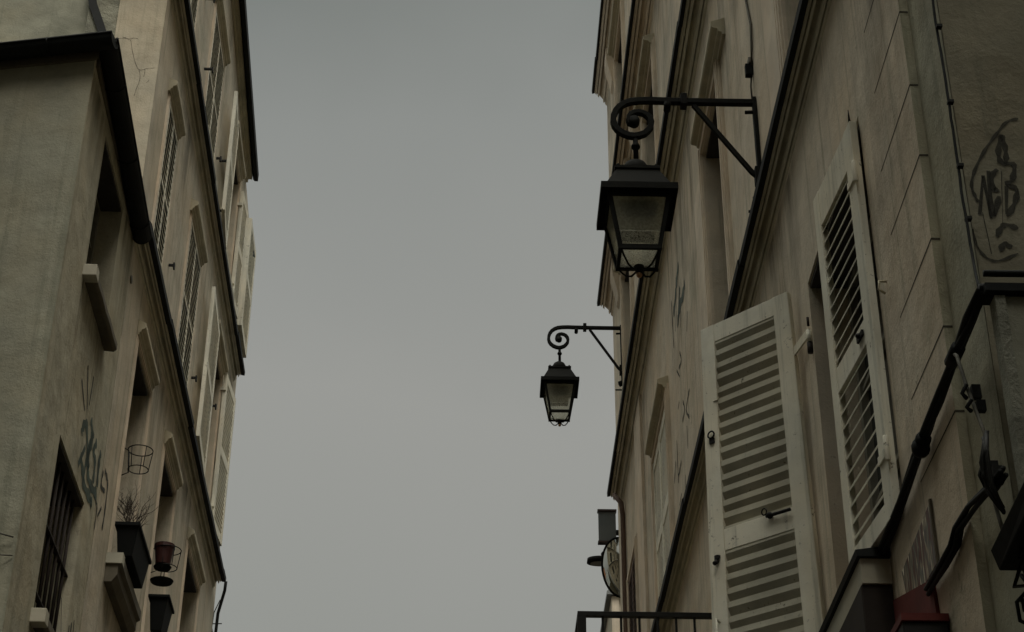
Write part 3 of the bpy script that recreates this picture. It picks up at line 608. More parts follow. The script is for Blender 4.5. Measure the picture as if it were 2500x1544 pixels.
# raised quoin strip with grooves
zj = [4.66, 5.01, 5.395, 5.785, 6.13, 6.51, 6.89, 7.27]
for z in zj:
    b = MB(); e_ = 6.17+random.uniform(-.03,.03); b.hexa([W(R,QZ,.0,z-.004),W(R,e_,.0,z-.002),W(R,e_,.0012,z-.002),W(R,QZ,.0012,z-.004),W(R,QZ,.0,z+.004),W(R,e_,.0,z+.002),W(R,e_,.0012,z+.002),W(R,QZ,.0012,z+.004)])
    b.box(R, QZ-.0015, QZ-.0002, QD+.002, 0, z-.004, z+.004); b.build('quoin_joint', 'joint_dark', C)
GW = {'shield': [(-0.238, 5.566), (-0.192, 5.548), (-0.147, 5.493), (-0.094, 5.419), (-0.046, 5.33), (-0.028, 5.268), (-0.035, 5.224), (-0.043, 5.199)], 'sh2': [(-0.008, 5.087), (-0.013, 5.019), (-0.041, 4.97), (-0.081, 4.957), (-0.155, 4.989)], 'N1': [(-0.041, 5.147), (-0.075, 5.313)], 'N2': [(-0.075, 5.313), (-0.08, 5.131)], 'E1': [(-0.097, 5.334), (-0.086, 5.139), (-0.121, 5.226)], 'E2': [(-0.131, 5.34), (-0.107, 5.313), (-0.104, 5.252), (-0.122, 5.257)], 'B1': [(-0.153, 5.27), (-0.136, 5.149)], 'B2': [(-0.166, 5.367), (-0.194, 5.359), (-0.178, 5.297), (-0.156, 5.276), (-0.188, 5.254), (-0.17, 5.193), (-0.137, 5.14)], '8': [(-0.166, 5.493), (-0.145, 5.421), (-0.146, 5.376), (-0.161, 5.367), (-0.171, 5.403), (-0.17, 5.457), (-0.166, 5.493)], 'v': [(-0.052, 5.156), (-0.061, 4.984)], 'v2': [(-0.144, 5.332), (-0.117, 5.106)], 'arc': [(-0.089, 5.054), (-0.106, 5.089), (-0.13, 5.106), (-0.17, 5.09)], 'nose': [(-0.094, 4.996), (-0.107, 5.025), (-0.125, 5.022), (-0.13, 5.01)]}
GW = {k: [(-.03+q[0]*1.0, q[1]+(E0-5.1)*(q[1]-1.6)/5.1) for q in v] for k, v in GW.items()}
strokes(R, C, GW, {'_': .019, 'shield': .011, 'sh2': .009, 'v': .005, 'v2': .005}, 'paint_tag', plane='s', const=E0, off=.003)
GR = {'a': [(13.099, 10.167), (13.304, 10.108), (13.404, 10.044), (13.621, 9.966)], 'b': [(12.755, 9.758), (12.903, 9.729), (13.163, 9.768), (13.359, 9.722)], 'c': [(13.093, 9.932), (13.373, 9.689)], 'd': [(13.721, 10.178), (13.709, 9.934), (13.705, 9.678)], 'e': [(13.403, 9.874), (13.531, 9.742)], 'f': [(13.066, 9.667), (13.177, 9.57)], 'g': [(12.669, 9.422), (12.763, 9.281)]}
GR2 = {'h': [(13.315, 9.408), (13.232, 9.279), (13.427, 9.311)], 'i': [(13.577, 9.376), (13.398, 9.214)], 'j': [(12.796, 8.757), (13.071, 8.717), (12.889, 8.543)], 'k': [(13.509, 9.035), (13.622, 9.017)], 'l': [(13.259, 8.898), (13.178, 8.775), (13.354, 8.754)], 'm': [(13.813, 8.819), (13.83, 8.611), (13.84, 8.421)], 'n': [(13.566, 8.497), (13.713, 8.474), (13.849, 8.483)], 'o': [(13.072, 8.565), (13.093, 8.368)], 'p': [(13.338, 8.249), (13.365, 8.112)], 'q': [(13.95, 8.689), (14.085, 8.601), (14.136, 8.566)], 'r': [(13.646, 8.23), (13.828, 8.204)]}
strokes(R, C, {k: GR[k] for k in 'abc'}, .10, 'paint_teal'); strokes(R, C, {k: GR[k] for k in 'defg'}, .035, 'paint_black', off=.0045)
strokes(R, C, GR2, .035, 'paint_tag')
b = MB(); b.tube([W(R,6.33+.0,.0,5.66),W(R,6.33,.03,5.66),W(R,6.33,.035,5.62),W(R,6.33,.01,5.60)], .006, 6); b.tube([W(R,8.6,.0,7.95),W(R,8.6,.03,7.95),W(R,8.6,.03,7.9)], .006, 6); b.build('wall_hook', 'moulding', C)

# ---- near window leaves
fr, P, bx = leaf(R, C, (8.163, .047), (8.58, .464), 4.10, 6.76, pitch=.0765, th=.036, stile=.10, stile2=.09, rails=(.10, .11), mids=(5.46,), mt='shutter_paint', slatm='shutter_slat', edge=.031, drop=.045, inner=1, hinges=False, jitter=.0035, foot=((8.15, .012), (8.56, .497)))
SH = fr
lab(fr, 'pale grey-green louvred leaf swung wide open into the street')
# fittings on its visible (inner) face
def fit(fn, name, mt, bev=0):
    b = MB(); fn(b); return b.build(name, mt, SH, bev)
n0 = .019
wd_ = (W(R,8.58,.464,0)-W(R,8.163,.047,0)).length
def seg(pts, r): return lambda b: b.tube([P(*q) for q in pts], r, 7)
fit(seg([(wd_-.045,n0,5.02),(wd_-.045,n0+.03,5.03),(wd_-.05,n0+.035,4.90),(wd_-.055,n0+.03,4.80),(wd_-.065,n0,4.78)], .006), 'handle', 'shutter_paint')
def latch(b):
    b.ball(P(.22,n0+.012,5.505), .018, 10); b.tube([P(.24,n0+.012,5.505),P(.10,n0+.016,5.50)], .009, 8)
    b.tube([P(.245+.014*math.cos(a),n0+.02+.0*a,5.53+.018*math.sin(a)) for a in [2*PI*k/12 for k in range(12)]], .004, 5, closed=True)
fit(latch, 'latch', 'iron')
fit(lambda b: (b.tube([P(wd_-.05+.02*math.cos(a),n0+.012,6.08+.02*math.sin(a)) for a in [2*PI*k/12 for k in range(12)]], .005, 5, closed=True), bx(b, wd_-.065, wd_-.035, n0-.001, n0+.01, 6.03, 6.06)), 'eye_ring', 'iron')
fit(lambda b: (b.frustum(P(wd_-.05,n0+.002,5.36), .017, .017, .02, 0, 12), b.tube([P(wd_-.05,n0+.006,5.35),P(wd_-.05,n0+.03,5.33)], .012, 8)), 'keeper', 'iron')
def hook(b):
    b.tube([P(wd_-.0,n0+.02,4.66),P(wd_-.06,n0+.03,4.665),P(wd_-.14,n0+.035,4.665),P(wd_-.17,n0+.02,4.67)], .006, 6)
    b.tube([P(wd_-.0,n0+.02,4.63),P(wd_-.06,n0+.03,4.632),P(wd_-.14,n0+.035,4.65),P(wd_-.17,n0+.02,4.655)], .005, 6); b.ball(P(wd_-.004,n0+.015,4.63), .018, 8)
fit(hook, 'stay_hook', 'shutter_paint')
fit(lambda b: bx(b, wd_-.095, wd_-.07, n0-.003, n0+.006, 6.28, 6.52), 'repair_strip', 'shutter_paint')
def hg(b):
    b.bar([W(R,8.18,.05,6.39), W(R,8.0,.02,6.38), W(R,7.905,.012,6.36)], (0,0,1), .05, .01); b.tube([W(R,7.905,.012,6.30), W(R,7.905,.012,6.37)], .014, 10)
fit(hg, 'hinge', 'shutter_paint')
MB().tube([W(R,7.91,.012,6.24), W(R,7.91,.012,6.30)], .016, 10).build('pintle', 'rusty_iron', SH); MB().tube([W(R,7.91,.012,6.40), W(R,7.91,.012,6.45)], .007, 8).build('pintle', 'rusty_iron', SH)

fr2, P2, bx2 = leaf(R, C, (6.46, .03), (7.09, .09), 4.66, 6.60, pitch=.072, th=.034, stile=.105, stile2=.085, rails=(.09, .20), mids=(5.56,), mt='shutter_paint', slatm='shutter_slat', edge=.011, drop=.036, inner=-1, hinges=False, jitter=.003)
lab(fr2, 'louvred leaf almost shut over the near half of the window')
for q in (4.93, 6.30):
    b = MB(); bx2(b, -.03, .10, -.026, -.016, q-.02, q+.02); b.tube([P2(-.02,-.024,q-.05), P2(-.02,-.024,q+.06)], .012, 10); b.build('hinge', 'shutter_paint', fr2, bev=.002)
b = MB(); b.tube([P2(.01,-.012,6.60), P2(.01,-.012,6.67)], [.007,.002], 6); b.build('pintle', 'rusty_iron', fr2)
b = MB(); bx2(b, .12, .2, -.026, -.016, 5.55, 5.575); b.ball(P2(.16,-.03,5.565), .013, 8); b.build('latch', 'iron', fr2)

# ---- balcony railing across the pavement side
bal = MB(); z = 6.47; S_ = R
bal.box(R, 11.98, 12.02, 0.0, .985, z-.02, z+.018)
bal.box(R, 12.02, 14.0, .945, .985, z-.02, z+.018)
bo = bal.build('balcony', 'iron', C, bev=.003)
for k in range(7):
    o_ = .157+k*.13 if k < 6 else .9
    if k < 6: MB().box(R, 11.99, 12.01, o_-.008, o_+.008, 5.45, z-.0205).build('baluster', 'iron', bo)
for k in range(12):
    q = 12.18+k*.15; MB().box(R, q-.008, q+.008, .957, .973, 5.45, z-.0205).build('baluster', 'iron', bo)
MB().box(R, 11.975, 12.03, .925, .985, 5.45, z-.0205).build('corner_post', 'iron', bo)
MB().box(R, 11.95, 14.0, 0.001, 1.02, 5.33, 5.449).build('slab', 'moulding', bo, bev=.01)
lab(bo, 'black iron railing reaching out over the street')

# ---- shopfront and clutter at the lower right
T = thing('shop_fascia', W(R, 7.5, .1, 4.3), 'dark brown shop fascia with black capping below the open right-hand window', 'shop front')
b = MB(); b.box(R, 6.80, 9.6, .003, .13, 4.05, 4.50); b.build('panel', 'rusty_iron', T, bev=.006)
b = MB(); b.box(R, 6.79, 9.6, .002, .125, 4.502, 4.61); b.build('plaster_band', 'sill_stone', T)
b = MB(); b.prism(R, 6.77, 9.6, [(0.003,4.612),(.14,4.612),(.145,4.64),(0.003,4.66)]); b.build('capping', 'zinc_black', T)
b = MB(); b.box(R, 6.79, 9.6, .004, .12, 2.2, 4.04); b.build('shop_window', 'glass_window', T)
def cable(pts, r, name, label, mt='zinc_black', cat='cable', wob=0, grp=None):
    b = MB(); P_ = [W(R, *p) for p in pts]; Q_ = []
    for i in range(len(P_)-1):
        n_ = max(2, int((P_[i+1]-P_[i]).length/.05))
        for k in range(n_): Q_.append(P_[i].lerp(P_[i+1], k/n_)+Vector((random.uniform(-wob,wob),random.uniform(-wob,wob),random.uniform(-wob,wob))))
    Q_.append(P_[-1]); b.tube(Q_, r, 8); return tag(b.build(name, mt), label, cat, grp)
b = MB()
for k in range(3):
    pts = [(5.02,4.79),(5.2,4.785),(5.36,4.775),(5.5,4.765),(5.7,4.755),(5.9,4.735),(6.1,4.72),(6.4,4.68),(6.6,4.655),(6.79,4.635)]
    b.tube([W(R,p[0],.03+.010*math.cos(k*2.1+i_*.5)+random.uniform(-.003,.003),p[1]+.009*math.sin(k*2.1+i_*.5)+random.uniform(-.004,.004)) for i_, p in enumerate(pts)], [.0125+random.uniform(-.002,.003) for _ in pts], 9)
cd = tag(b.build('conduit', 'zinc_black'), 'thick black pipe sloping along the right house wall with a round junction', 'pipe')
b = MB(); b.ball(W(R,5.98,.04,4.70), .036, 14, 1.15); b.tube([W(R,5.94,.035,4.72),W(R,6.02,.035,4.715)], .03, 12); b.build('junction', 'zinc_black', cd)
b = MB(); b.tube([W(R,5.36,.035,4.77),W(R,5.46,.037,4.765)], .026, 10); b.build('sleeve', 'zinc_black', cd)
b = MB(); b.prism(R, 4.99, 5.085, [(.03,4.77),(.03,4.80),(-3,4.80),(-3,4.77)], seg=2); b.tube([W(R,4.99,.03,4.835),W(R,4.97,-3,4.835)], .012, 8); b.tube([W(R,5.03,.04,4.80),W(R,5.01,-3,4.81)], .018, 8)
tag(b.build('conduit', 'zinc_black'), 'black capping strip crossing under the crest graffiti at far right', 'pipe')
cable([(5.225,-.02,9.0),(5.232,-.02,7.5),(5.226,-.02,6.5),(5.236,-.018,6.13),(5.228,-.02,5.83),(5.232,-.018,5.45),(5.222,-.014,5.29),(5.212,-.014,5.05),(5.15,.0,4.86)], .0055, 'cable', 'dark cable running down the corner edge beside the crest graffiti', wob=.001)
for z, lb in ((5.98, 'uppermost'), (5.62, 'second highest'), (5.33, 'third highest'), (5.10, 'lowest')):
    tag(MB().box(R, 5.214, 5.236, QD+.0, QD+.022, z+.11, z+.122).build('cable_clip', 'iron'), lb+' of the small black clips on the corner cable by the crest graffiti', 'clip', 'clips on the corner cable')
b = MB()
for k in range(4):
    pts = [(5.12,.03,4.165),(5.24,.03,4.176),(5.333,.03,4.206),(5.516,.03,4.234),(5.692,.03,4.24),(5.768,.03,4.212),(5.931,.03,4.206),(6.192,.03,4.222)]
    b.tube([W(R,p[0]+random.uniform(-.01,.01),.022+.011*math.cos(k*1.6)+random.uniform(-.004,.004),p[2]+.012*math.sin(k*1.6)+random.uniform(-.005,.005)) for p in pts], .009, 7)
tag(b.build('cable_bundle', 'zinc_black'), 'sagging bundle of black cables strapped along the lower right wall', 'cable')
cable([(5.385,.045,4.76),(5.343,.05,4.725),(5.311,.04,4.586),(5.271,.035,4.477),(5.223,.03,4.36),(5.256,.03,4.227),(5.223,.03,4.109),(5.184,.03,3.991)], .007, 'cable', 'pale thin wire dropping from the thick pipe past the junction clutter', 'cable_grey', wob=.001)
b = MB()
for (s, z, h_) in ((5.30,4.56,.05),(5.27,4.49,.04),(5.235,4.22,.09),(5.20,4.20,.06)): b.box(R, s-.01, s+.015, .0, .03, z-h_/2, z+h_/2); b.tube([W(R,s,.05,z-h_/2),W(R,s+.01,.06,z),W(R,s-.01,.045,z+h_/2)], .008, 6)
for k in range(5):
    b.tube([W(R,5.19+random.uniform(-.03,.05),.04,4.34),W(R,5.17+random.uniform(-.04,.06),.06,4.25),W(R,5.2+random.uniform(-.05,.05),.05,4.15),W(R,5.15,.03,4.05+random.uniform(-.03,.03))], .007, 6)
tag(b.build('junction_box', 'iron'), 'cluster of black junction boxes and looped wires on the lower right wall', 'junction box')
b = MB()
for k in range(6):
    c0 = W(R, 5.0, .02, 3.86)
    b.tube([c0+Vector((random.uniform(-.02,.02), random.uniform(-.1,.1), -.04*j+random.uniform(-.02,.02)))+Vector((.05*math.sin(j*1.1+k),0,0)) for j in range(7)], .007, 6)
tag(b.build('cable_loop', 'iron'), 'tangled loops of black wire hanging under the dark canopy at lower right', 'cable')
b = MB(); b.hexa([W(R,4.3,-.02,3.84),W(R,5.14,-.02,3.84),W(R,5.14,.075,3.84),W(R,4.3,.13,3.84),W(R,4.3,-.02,3.9),W(R,5.14,-.02,3.9),W(R,5.12,.10,3.90),W(R,4.3,.14,3.9)])
tag(b.build('canopy', 'zinc_black', bev=.004), 'black projecting canopy edge at the lower right corner of the street', 'canopy')
# lower end wall (rough strip right of the corner)
D = thing('shop_annex', W(R, 5.0, -1, 2), 'rough grey rendered shop end wall below the crest graffiti', 'wall')
b = MB(); b.box(R, 5.02, 5.08, -3.0, -.03, 0, 4.765); b.build('wall', 'plaster_green', D)
b = MB(); b.box(R, 5.005, 5.07, -.035, -.0, 2.2, 4.76); b.build('corner_strip', 'rough_render', D)
# red painted panel, posters and box light
b = MB(); b.hexa([W(R,6.10,.0,3.7),W(R,6.77,.0,3.7),W(R,6.77,.014,3.7),W(R,6.10,.014,3.7),W(R,6.16,.0,4.25),W(R,6.77,.0,4.42),W(R,6.77,.014,4.42),W(R,6.16,.014,4.25)])
tag(b.build('painted_panel', 'red_paint'), 'dark red painted panel beside the posters at lower right', 'panel')
b = MB(); b.hexa([W(R,6.06,.003,4.28),W(R,6.55,.003,4.28),W(R,6.55,.008,4.28),W(R,6.06,.008,4.28),W(R,6.075,.003,4.52),W(R,6.6,.003,4.47),W(R,6.6,.008,4.47),W(R,6.075,.008,4.52)])
tag(b.build('poster', 'poster_print'), 'torn layered street posters pasted on the lower right wall', 'poster')
b = MB(); b.box(R, 6.06, 6.072, .002, .012, 4.27, 4.53); tag(b.build('batten', 'moulding_dark'), 'thin dark batten edging the torn street posters', 'batten')
t = thing('box_sign', W(R, 6.1, .1, 4.0), 'black box sign with dark red rim below the torn posters', 'sign')
b = MB(); b.box(R, 6.03, 6.5, .006, .17, 3.6, 4.03); b.build('case', 'interior_dark', t, bev=.006)
b = MB(); b.box(R, 6.02, 6.5, .004, .175, 4.032, 4.06); b.build('rim', 'red_paint', t)

# ---- cable and box beside the near lantern
b = MB(); b.tube([W(R,8.93,.01,10.9),W(R,8.91,.01,9.465),W(R,8.80,.01,9.18),W(R,8.84,.01,9.02),W(R,8.90,.01,8.93)], .006, 6); b.tube([W(R,8.95,.01,10.9),W(R,8.93,.01,9.5),W(R,8.82,.012,9.19),W(R,8.87,.012,8.99),W(R,8.90,.012,8.93)], .005, 6)
b.tube([W(R,8.93,.012,8.86),W(R,8.93,.02,8.78),W(R,8.92,.02,8.66)], .006, 6)
cb = tag(b.build('lamp_cable', 'cable_grey'), 'twin grey cable dropping down the wall to the near lantern bracket', 'cable')
t = thing('connection_box', W(R,8.9,.03,8.9), 'small dark connection box on the wall above the near lantern bracket', 'box')
MB().box(R, 8.90, 8.94, .004, .05, 8.855, 8.945).build('case', 'box_plastic', t, bev=.004); MB().box(R, 8.89, 8.95, .002, .03, 8.946, 8.99).build('lid', 'grey_plastic', t, bev=.004)

# ============================================================ LANTERNS
def lantern(s, z, label, kz=1.0):
    """s: place along the wall, z: height of the arm"""
    T = thing('wall_lantern', W(R, s, 0, z), label, 'street lamp', 'lanterns on scrolled wall brackets'); D_ = z-8.626
    n_before = set(bpy.data.objects)
    def q(o, zz, ds=0): return W(R, s+ds, o, zz+D_)
    al = W(R,1,0,0)-W(R,0,0,0)
    cl = [(0.01, 8.626), (0.2,8.625), (0.375, 8.625), (0.58, 8.627), (.66,8.629), (0.733, 8.626), (0.785,8.618), (0.823, 8.602), (.858,8.575), (0.881, 8.542), (.894,8.505), (0.898, 8.462), (.890,8.425), (0.872, 8.396), (.842,8.37), (0.805, 8.353), (.772,8.348), (0.742, 8.354), (.708,8.369), (0.685, 8.393), (.667,8.42), (0.662, 8.457), (.669,8.487), (0.686, 8.511), (.711,8.528), (0.741, 8.535), (.767,8.53), (0.788, 8.518), (.802,8.497), (0.807, 8.473), (.802,8.45), (0.775, 8.44)]
    th = [.036]*6+[.037]*10+[.036]*8+[.03]*4+[.026]*4
    b = MB(); b.bar([q(*p) for p in cl], al, .04, th); arm = b.build('bracket_arm', 'lantern_metal', T, bev=.003)
    b = MB(); b.tube([q(.77,8.462,-.022),q(.77,8.462,.022)], .035, 16); b.build('scroll_boss', 'lantern_metal', T)
    b = MB(); b.bar([q(.395,8.60),q(.06,8.09),q(.02,8.05)], al, .026, .026); b.build('brace', 'lantern_metal', T)
    b = MB(); b.bar([q(.014,8.66),q(.014,7.90)], al, .05, .024); b.bar([q(.02,8.12),q(.02,8.0)], al, .06, .05); b.build('wall_bar', 'lantern_metal', T, bev=.003)
    b = MB(); b.box(R, s-.034, s+.034, .435, .475, 8.585+D_, 8.672+D_); b.build('clamp', 'lantern_metal', T, bev=.004)
    for pts, r_ in (([q(.56,8.60,-.02),q(.56,8.575,-.02),q(.56,8.568,.02)], .022), ([q(.02,7.89),q(.055,7.875)], .034), ([q(0,8.555),q(.075,8.55)], .012), ([q(0,7.80),q(.10,7.80)], .009)): MB().tube(pts, r_, 10).build('bolt', 'lantern_metal', T)
    b = MB(); b.tube([q(.765,8.345),q(.765,8.29),q(.765,8.285),q(.765,8.255),q(.765,8.25),q(.765,8.10)], [.016,.016,.023,.023,.016,.017], 10); b.tube([q(.765,8.275),q(.765,8.262)], .028, 10); b.build('stem', 'lantern_metal', T)
    # roof
    c = q(.772, 0); c.z = D_
    prof = [(.0,8.158),(.035,8.152),(.065,8.130),(.082,8.098),(.086,8.075),(.086,8.03)]
    n = 24; V = []; fc = []
    for r_, zz in prof: V += [c+Vector((math.cos(2*PI*k/n)*r_, math.sin(2*PI*k/n)*r_, zz)) for k in range(n)]
    for i in range(len(prof)-1): fc += [(i*n+k, i*n+(k+1)%n, (i+1)*n+(k+1)%n, (i+1)*n+k) for k in range(n)]
    fc.append(tuple((len(prof)-1)*n+k for k in range(n)))
    MB().add(V, fc, True).build('dome', 'lantern_metal', T)
    ax = W(R,0,-1,0)-W(R,0,0,0)
    def sq(mb, h0, z0_, h1, z1_):
        mb.hexa([c+ax*(sx*h)+al*(sy*h)+Vector((0,0,zz)) for h, zz in ((h0, z0_), (h1, z1_)) for sx, sy in ((-1,-1),(1,-1),(1,1),(-1,1))])
    b = MB(); sq(b, .137, 8.012, .137, 8.032); sq(b, .2, 7.845, .125, 8.011)
    for sx in (-1,1):
        for sy in (-1,1): b.ball(c+ax*sx*.115+al*sy*.115+Vector((0,0,8.045)), .011, 8)
    b.build('roof', 'lantern_metal', T)
    b = MB(); zt = 7.822; H = .228
    for (a0,a1,c0,c1) in ((-H,H,-H,-H+.055),(-H,H,H-.055,H),(-H,-H+.055,-H+.055,H-.055),(H-.055,H,-H+.055,H-.055)):
        b.hexa([c+ax*x+al*y+Vector((0,0,zz)) for zz in (zt-.0, zt+.022) for x, y in ((a0,c0),(a1,c0),(a1,c1),(a0,c1))])
    for (a0,a1,c0,c1) in ((-H,H,-H,-H+.006),(-H,H,H-.006,H),(-H,-H+.006,-H+.006,H-.006),(H-.006,H,-H+.006,H-.006)):
        b.hexa([c+ax*x+al*y+Vector((0,0,zz)) for zz in (zt-.022, zt-.0005) for x, y in ((a0,c0),(a1,c0),(a1,c1),(a0,c1))])
    b.build('brim', 'lantern_metal', T)
    # cage: four posts, top and bottom rings, panes
    ht, hb, z1_, z0_ = .176, .115, 7.80, 7.455
    cor = [(-1,-1),(1,-1),(1,1),(-1,1)]
    top = [c+ax*x*ht+al*y*ht+Vector((0,0,z1_)) for x, y in cor]; bot = [c+ax*x*hb+al*y*hb+Vector((0,0,z0_)) for x, y in cor]
    b = MB()
    for i in range(4):
        b.bar([top[i], bot[i], bot[i]-Vector((0,0,.016))], ax, .026, .024)
        j = (i+1) % 4; sd = Vector((0,0,1))
        b.bar([top[i], top[j]], sd, .045, .016); b.bar([bot[i], bot[j]], sd, .030, .02)
    b.build('cage', 'lantern_metal', T)
    def pane(i, f0, f1, nm, mt):
        j = (i+1) % 4; inn = (c+Vector((0,0,7.6))-(top[i]+top[j]+bot[i]+bot[j])/4); inn.z = 0; inn = inn.normalized()
        def pt(k, f, off): return bot[k].lerp(top[k], f)+inn*off
        def L2(f, off): a_, b_ = pt(i, f, off), pt(j, f, off); d_ = (b_-a_).normalized()*.009; return a_+d_, b_-d_
        a0, b0 = L2(f0, .002); a1, b1 = L2(f1, .002); a2, b2 = L2(f0, .006); a3, b3 = L2(f1, .006)
        MB().hexa([a0, b0, b2, a2, a1, b1, b3, a3]).build(nm, mt, T)
    for i in range(4):
        pane(i, .02, .30, 'hammered_pane', 'glass_hammered'); pane(i, .302, .95, 'frosted_pane', 'glass_frosted')
    b = MB(); h2 = hb-.012; sq(b, h2, z0_-.003, h2, z0_+.001); b.build('bottom_pane', 'glass_hammered', T)
    b = MB(); sq(b, .105, 7.63, .12, 7.77); b.build('lamp_unit', 'box_plastic', T, bev=.006)
    b = MB(); sq(b, .165, 7.785, .165, 7.792); b.build('reflector', 'sill_stone', T)
    # S straps meeting at the finial
    b = MB()
    for x, y in cor:
        e = (ax*x+al*y)
        pts = [(hb, z0_+.01), (hb*.93, z0_-.02), (hb*.78, z0_-.055), (hb*.60, z0_-.088), (hb*.36, z0_-.105), (hb*.12, z0_-.09), (.01, z0_-.085)]
        b.bar([c+e*r_+Vector((0,0,zz)) for r_, zz in pts], Vector((-e.y, e.x, 0)), .008, .010)
    b.frustum(c, .030, .022, z0_-.062, z0_-.105, 14)
    b.build('strap', 'lantern_metal', T)
    MB().ball(c+Vector((0,0,z0_-.122)), .018, 14).build('finial', 'brass', T)
    T.scale = (1, 1, kz)
    return T
lantern(8.9, 8.626, 'nearer wall lantern on a scrolled bracket, large, in front of the right house')
lantern(18.85, 12.985, 'farther wall lantern on a scrolled bracket, small, hanging against open sky', 1.045)

# ============================================================ FAR RIGHT STREET FURNITURE
t = thing('convex_mirror', W(R, 20.3, .05, 10.5), 'round shiny convex mirror leaning out from the far right facade', 'mirror')
c = W(R, 20.3, -.02, 10.46); nrm = (W(R, 14.0, 1.9, 7.6)-c).normalized(); ux = nrm.cross(Vector((0,0,1))).normalized(); uy = ux.cross(nrm)
V = []; fc = []; n = 36; rr = .36; m_n = 8
for i in range(m_n+1):
    r_ = rr*i/m_n; hgt = .13*(1-(i/m_n)**2)
    V += [c+ux*math.cos(2*PI*k/n)*r_*.62+uy*math.sin(2*PI*k/n)*r_+nrm*hgt for k in range(n)]
for i in range(m_n): fc += [(i*n+k, i*n+(k+1) % n, (i+1)*n+(k+1) % n, (i+1)*n+k) for k in range(n)]
MB().add(V, fc, True).build('mirror', 'mirror_face', t)
MB().tube([c+ux*math.cos(2*PI*k/n)*rr*.62+uy*math.sin(2*PI*k/n)*rr for k in range(n)], .014, 8, closed=True).build('rim', 'lantern_metal', t)
b = MB(); b.bar([c-nrm*.02+uy*.15, W(R,20.3,-.3,10.62)], uy, .03, .03); b.bar([c-nrm*.02-uy*.15, W(R,20.3,-.3,10.35)], uy, .03, .03); b.build('bracket', 'iron', t)
t = thing('street_light', W(R, 20.5, .2, 10.58), 'oval street light head sticking out beside the convex mirror', 'street light')
V = []; n = 28
def ov(k, f, z): a = 2*PI*k/n; return W(R, 20.5-.0+math.sin(a)*.10*f, .22+math.cos(a)*.155*f, 10.60+z)
P0 = [ov(k, 1, 0) for k in range(n)]; P1 = [ov(k, .95, .06) for k in range(n)]; P2_ = [ov(k, .72, -.004) for k in range(n)]; P3 = [ov(k, .4, .085) for k in range(n)]
MB().add(P2_+P0+P1+P3, [(r*n+k, r*n+(k+1)%n, (r+1)*n+(k+1)%n, (r+1)*n+k) for r in range(3) for k in range(n)]+[tuple(3*n+k for k in range(n))], True).build('housing', 'lantern_metal', t)
MB().add([ov(k, .73, .002) for k in range(n)]+[ov(k, .73, -.012) for k in range(n)], [tuple(range(n)), tuple(range(n,2*n))]+[(k,(k+1)%n,n+(k+1)%n,n+k) for k in range(n)]).build('lens', 'grey_plastic', t)
b = MB(); b.tube([W(R,20.5,-.1,10.64),W(R,20.5,.16,10.63)], .022, 8); b.ball(W(R,20.5,.16,10.72), .04, 10); b.build('arm', 'lantern_metal', t)
t = thing('projecting_sign', W(R, 20.3, .1, 11.0), 'flat blue-grey square sign projecting above the convex mirror', 'sign')
MB().box(R, 20.29, 20.33, .02, .235, 10.80, 11.20).build('panel', 'sign_blue', t, bev=.004)
b = MB(); b.box(R, 20.27, 20.35, .01, .245, 10.775, 10.80); b.box(R, 20.27, 20.35, .01, .245, 11.20, 11.225); b.build('frame', 'sign_back', t)
b = MB(); b.box(R, 20.28, 20.34, -.02, .02, 10.9, 10.95); b.build('bracket', 'iron', t)
# downpipe and pilaster past the last window
b = MB(); b.tube([W(R,19.2,.12,10.9),W(R,19.1,.05,10.75),W(R,19.1,.035,10.6),W(R,19.1,.035,0)], .03, 10)
dp = tag(b.build('drainpipe', 'shutter_brown'), 'brown drainpipe on the far end of the right facade beside the mirror', 'drainpipe')
b = MB(); b.box(R, 16.75, 17.45, .001, .03, 2.2, 10.9); b.build('pilaster', 'moulding_pale', C)
b = MB(); b.box(R, 19.3, 19.6, .001, .012, 2.2, 10.8); b.build('pilaster', 'shutter_brown', C)
# far houses
Fh = thing('far_house', W(R, 28, -2, 0), 'narrow pale far house standing beyond the end of the right facade', 'house')
b = MB(); b.box(R, 28, 31, -6, -.50, 0, 13.3); b.build('wall', 'plaster_cream', Fh)
b = MB(); b.prism(R, 27.9, 31.1, [(-.42,13.3),(-.42,13.36),(-3,15.5),(-6,13.3)]); b.build('roof', 'zinc_roof', Fh)
b = MB(); b.box(R, 27.96, 28.0, -.62, -.50, 0, 13.29); b.build('pilaster', 'moulding_pale', Fh)
Fl = thing('far_house', W(L, 26, -2, 0), 'far house with a warm terracotta corner beyond the left tall house', 'house')
b = MB(); b.box(L, 26, 30, -6, -.72, 0, 11.85); b.build('wall', 'brick_tile', Fl)
b = MB(); b.prism(L, 25.9, 30.1, [(-.68,11.85),(-.68,11.9),(-3,13),(-6,11.85)]); b.build('roof', 'zinc_roof', Fl)
b = MB(); c = W(L, 26.2, -.72, 11.8); b.tube([c, W(L,26.2,-.70,12.2)], .012, 6); b.tube([W(L,26.2,-.82,12.02),W(L,26.2,-.56,12.03)], .009, 6); b.tube([W(L,26.2,-.70,12.2),W(L,26.2,-.62,12.42)], .008, 6); b.tube([W(L,26.2,-.8,12.22),W(L,26.2,-.68,12.22)], .007, 6)
tag(b.build('aerial', 'iron'), 'small spindly aerial against the sky at the foot of the left house corner', 'aerial')

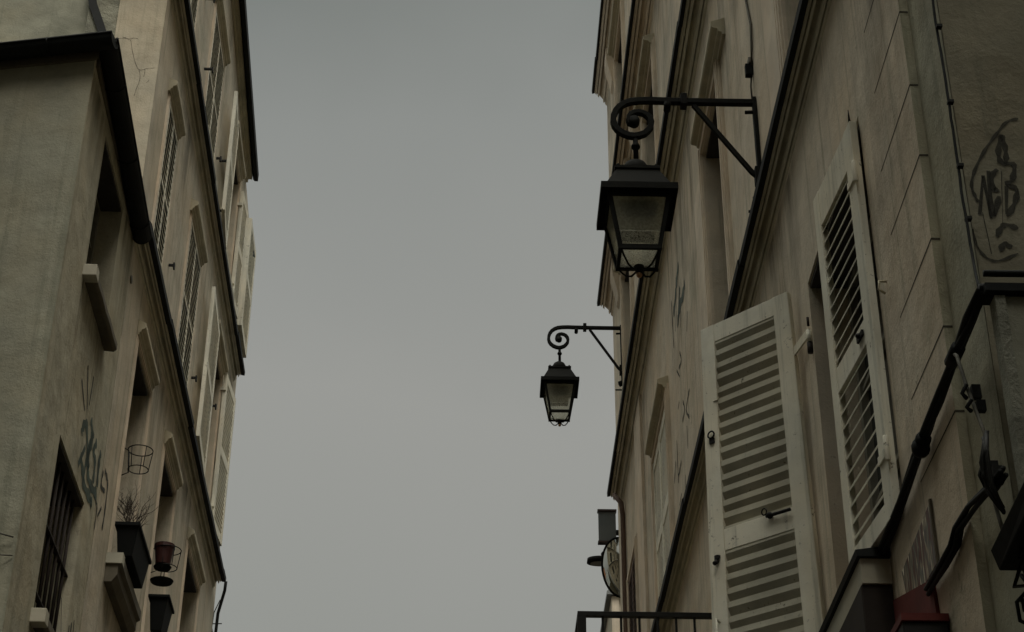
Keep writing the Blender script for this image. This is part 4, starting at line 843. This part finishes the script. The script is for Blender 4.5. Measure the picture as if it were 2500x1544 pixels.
for q in ((11.12,12.2,8.71,1.1),(11.12,12.35,6.03,1.0),(12.3,12.76,10.1,1.5),(10.46,11.1,10.1,1.2)): stain(L, A, *q)
for q in ((13.4,14.6,7.29,.9),(15.4,16.7,7.35,.9),(14.2,15.45,10.05,2.2),(16.6,17.75,10.05,1.8),(14.3,15.3,12.9,2.3),(16.65,17.0,12.9,2.3),(12.8,13.4,16.4,2.5),(14.3,15.4,16.2,2.4),(16.6,16.95,16.0,2.4),(19.1,20.5,12.9,2.2)): stain(L, B, *q)
for q in ((7.95,8.9,7.50,2.4),(5.65,6.3,7.49,2.6),(9.9,11.6,7.51,1.6),(8.45,10.1,10.85,2.8),(11.9,13.9,10.86,2.6),(12.4,14.0,13.9,2.4),(15.5,17.2,13.9,2.4),(16.2,17.7,10.8,2.0),(18.9,20.1,17.4,3.0),(15.6,17.1,17.4,2.6)): stain(R, C, *q)
stain(R, C, 5.25, 5.6, 7.4, 2.5, QD)
# ---- unseen rest of the street: houses added and sized to shade what is seen
for S_, lb, q0, q1, o0, hh in ((L, 'plain rendered house across the alley from the low house, out of view on the left', -9, 7.3, 0, 14.5), (R, 'plain rendered house out of view on the right behind the viewer', -20, 3.3, -.6, 18.0), (L, 'plain rendered house farther down the left side behind the viewer', -24, -9.5, 0, 14.0), (L, 'low house farther up the left side of the street, below the picture', 22.5, 25.5, -.9, 8.0), (R, 'low house farther up the right side of the street, below the picture', 21.5, 27.5, -.7, 8.0), (L, 'house farther up the street on the left, below the picture', 31, 48, -1.2, 11.0), (R, 'house farther up the street on the right, below the picture', 32, 48, -1.2, 11.0)):
    t = thing('rear_house', W(S_, (q0+q1)/2, -2, 0), lb, 'house')
    b = MB(); b.box(S_, q0, q1, -7, o0, 0, hh); b.build('wall', 'plaster_dark', t)
    b = MB(); b.prism(S_, q0, q1, [(o0+.05,hh),(-4,hh+1.9),(-7,hh)]); b.build('roof', 'zinc_roof', t)
for y0, y1, hh, lb in ((55, 62, 13, 'house closing the far end of the street, below the picture'), (-40, -33, 15, 'house closing the street behind the viewer')):
    t = thing('rear_house', (0, y0, 0), lb, 'house'); b = MB(); b.hexa([(-14,y0,0),(14,y0,0),(14,y1,0),(-14,y1,0),(-14,y0,hh),(14,y0,hh),(14,y1,hh),(-14,y1,hh)]); b.build('wall', 'plaster_dark', t)
    b = MB(); b.hexa([(-14.2,y0-.2,hh+.004),(14.2,y0-.2,hh+.004),(14.2,y1+.2,hh+.004),(-14.2,y1+.2,hh+.004),(-14,y0+3,hh+2),(14,y0+3,hh+2),(14,y1-3,hh+2),(-14,y1-3,hh+2)]); b.build('roof', 'zinc_roof', t)
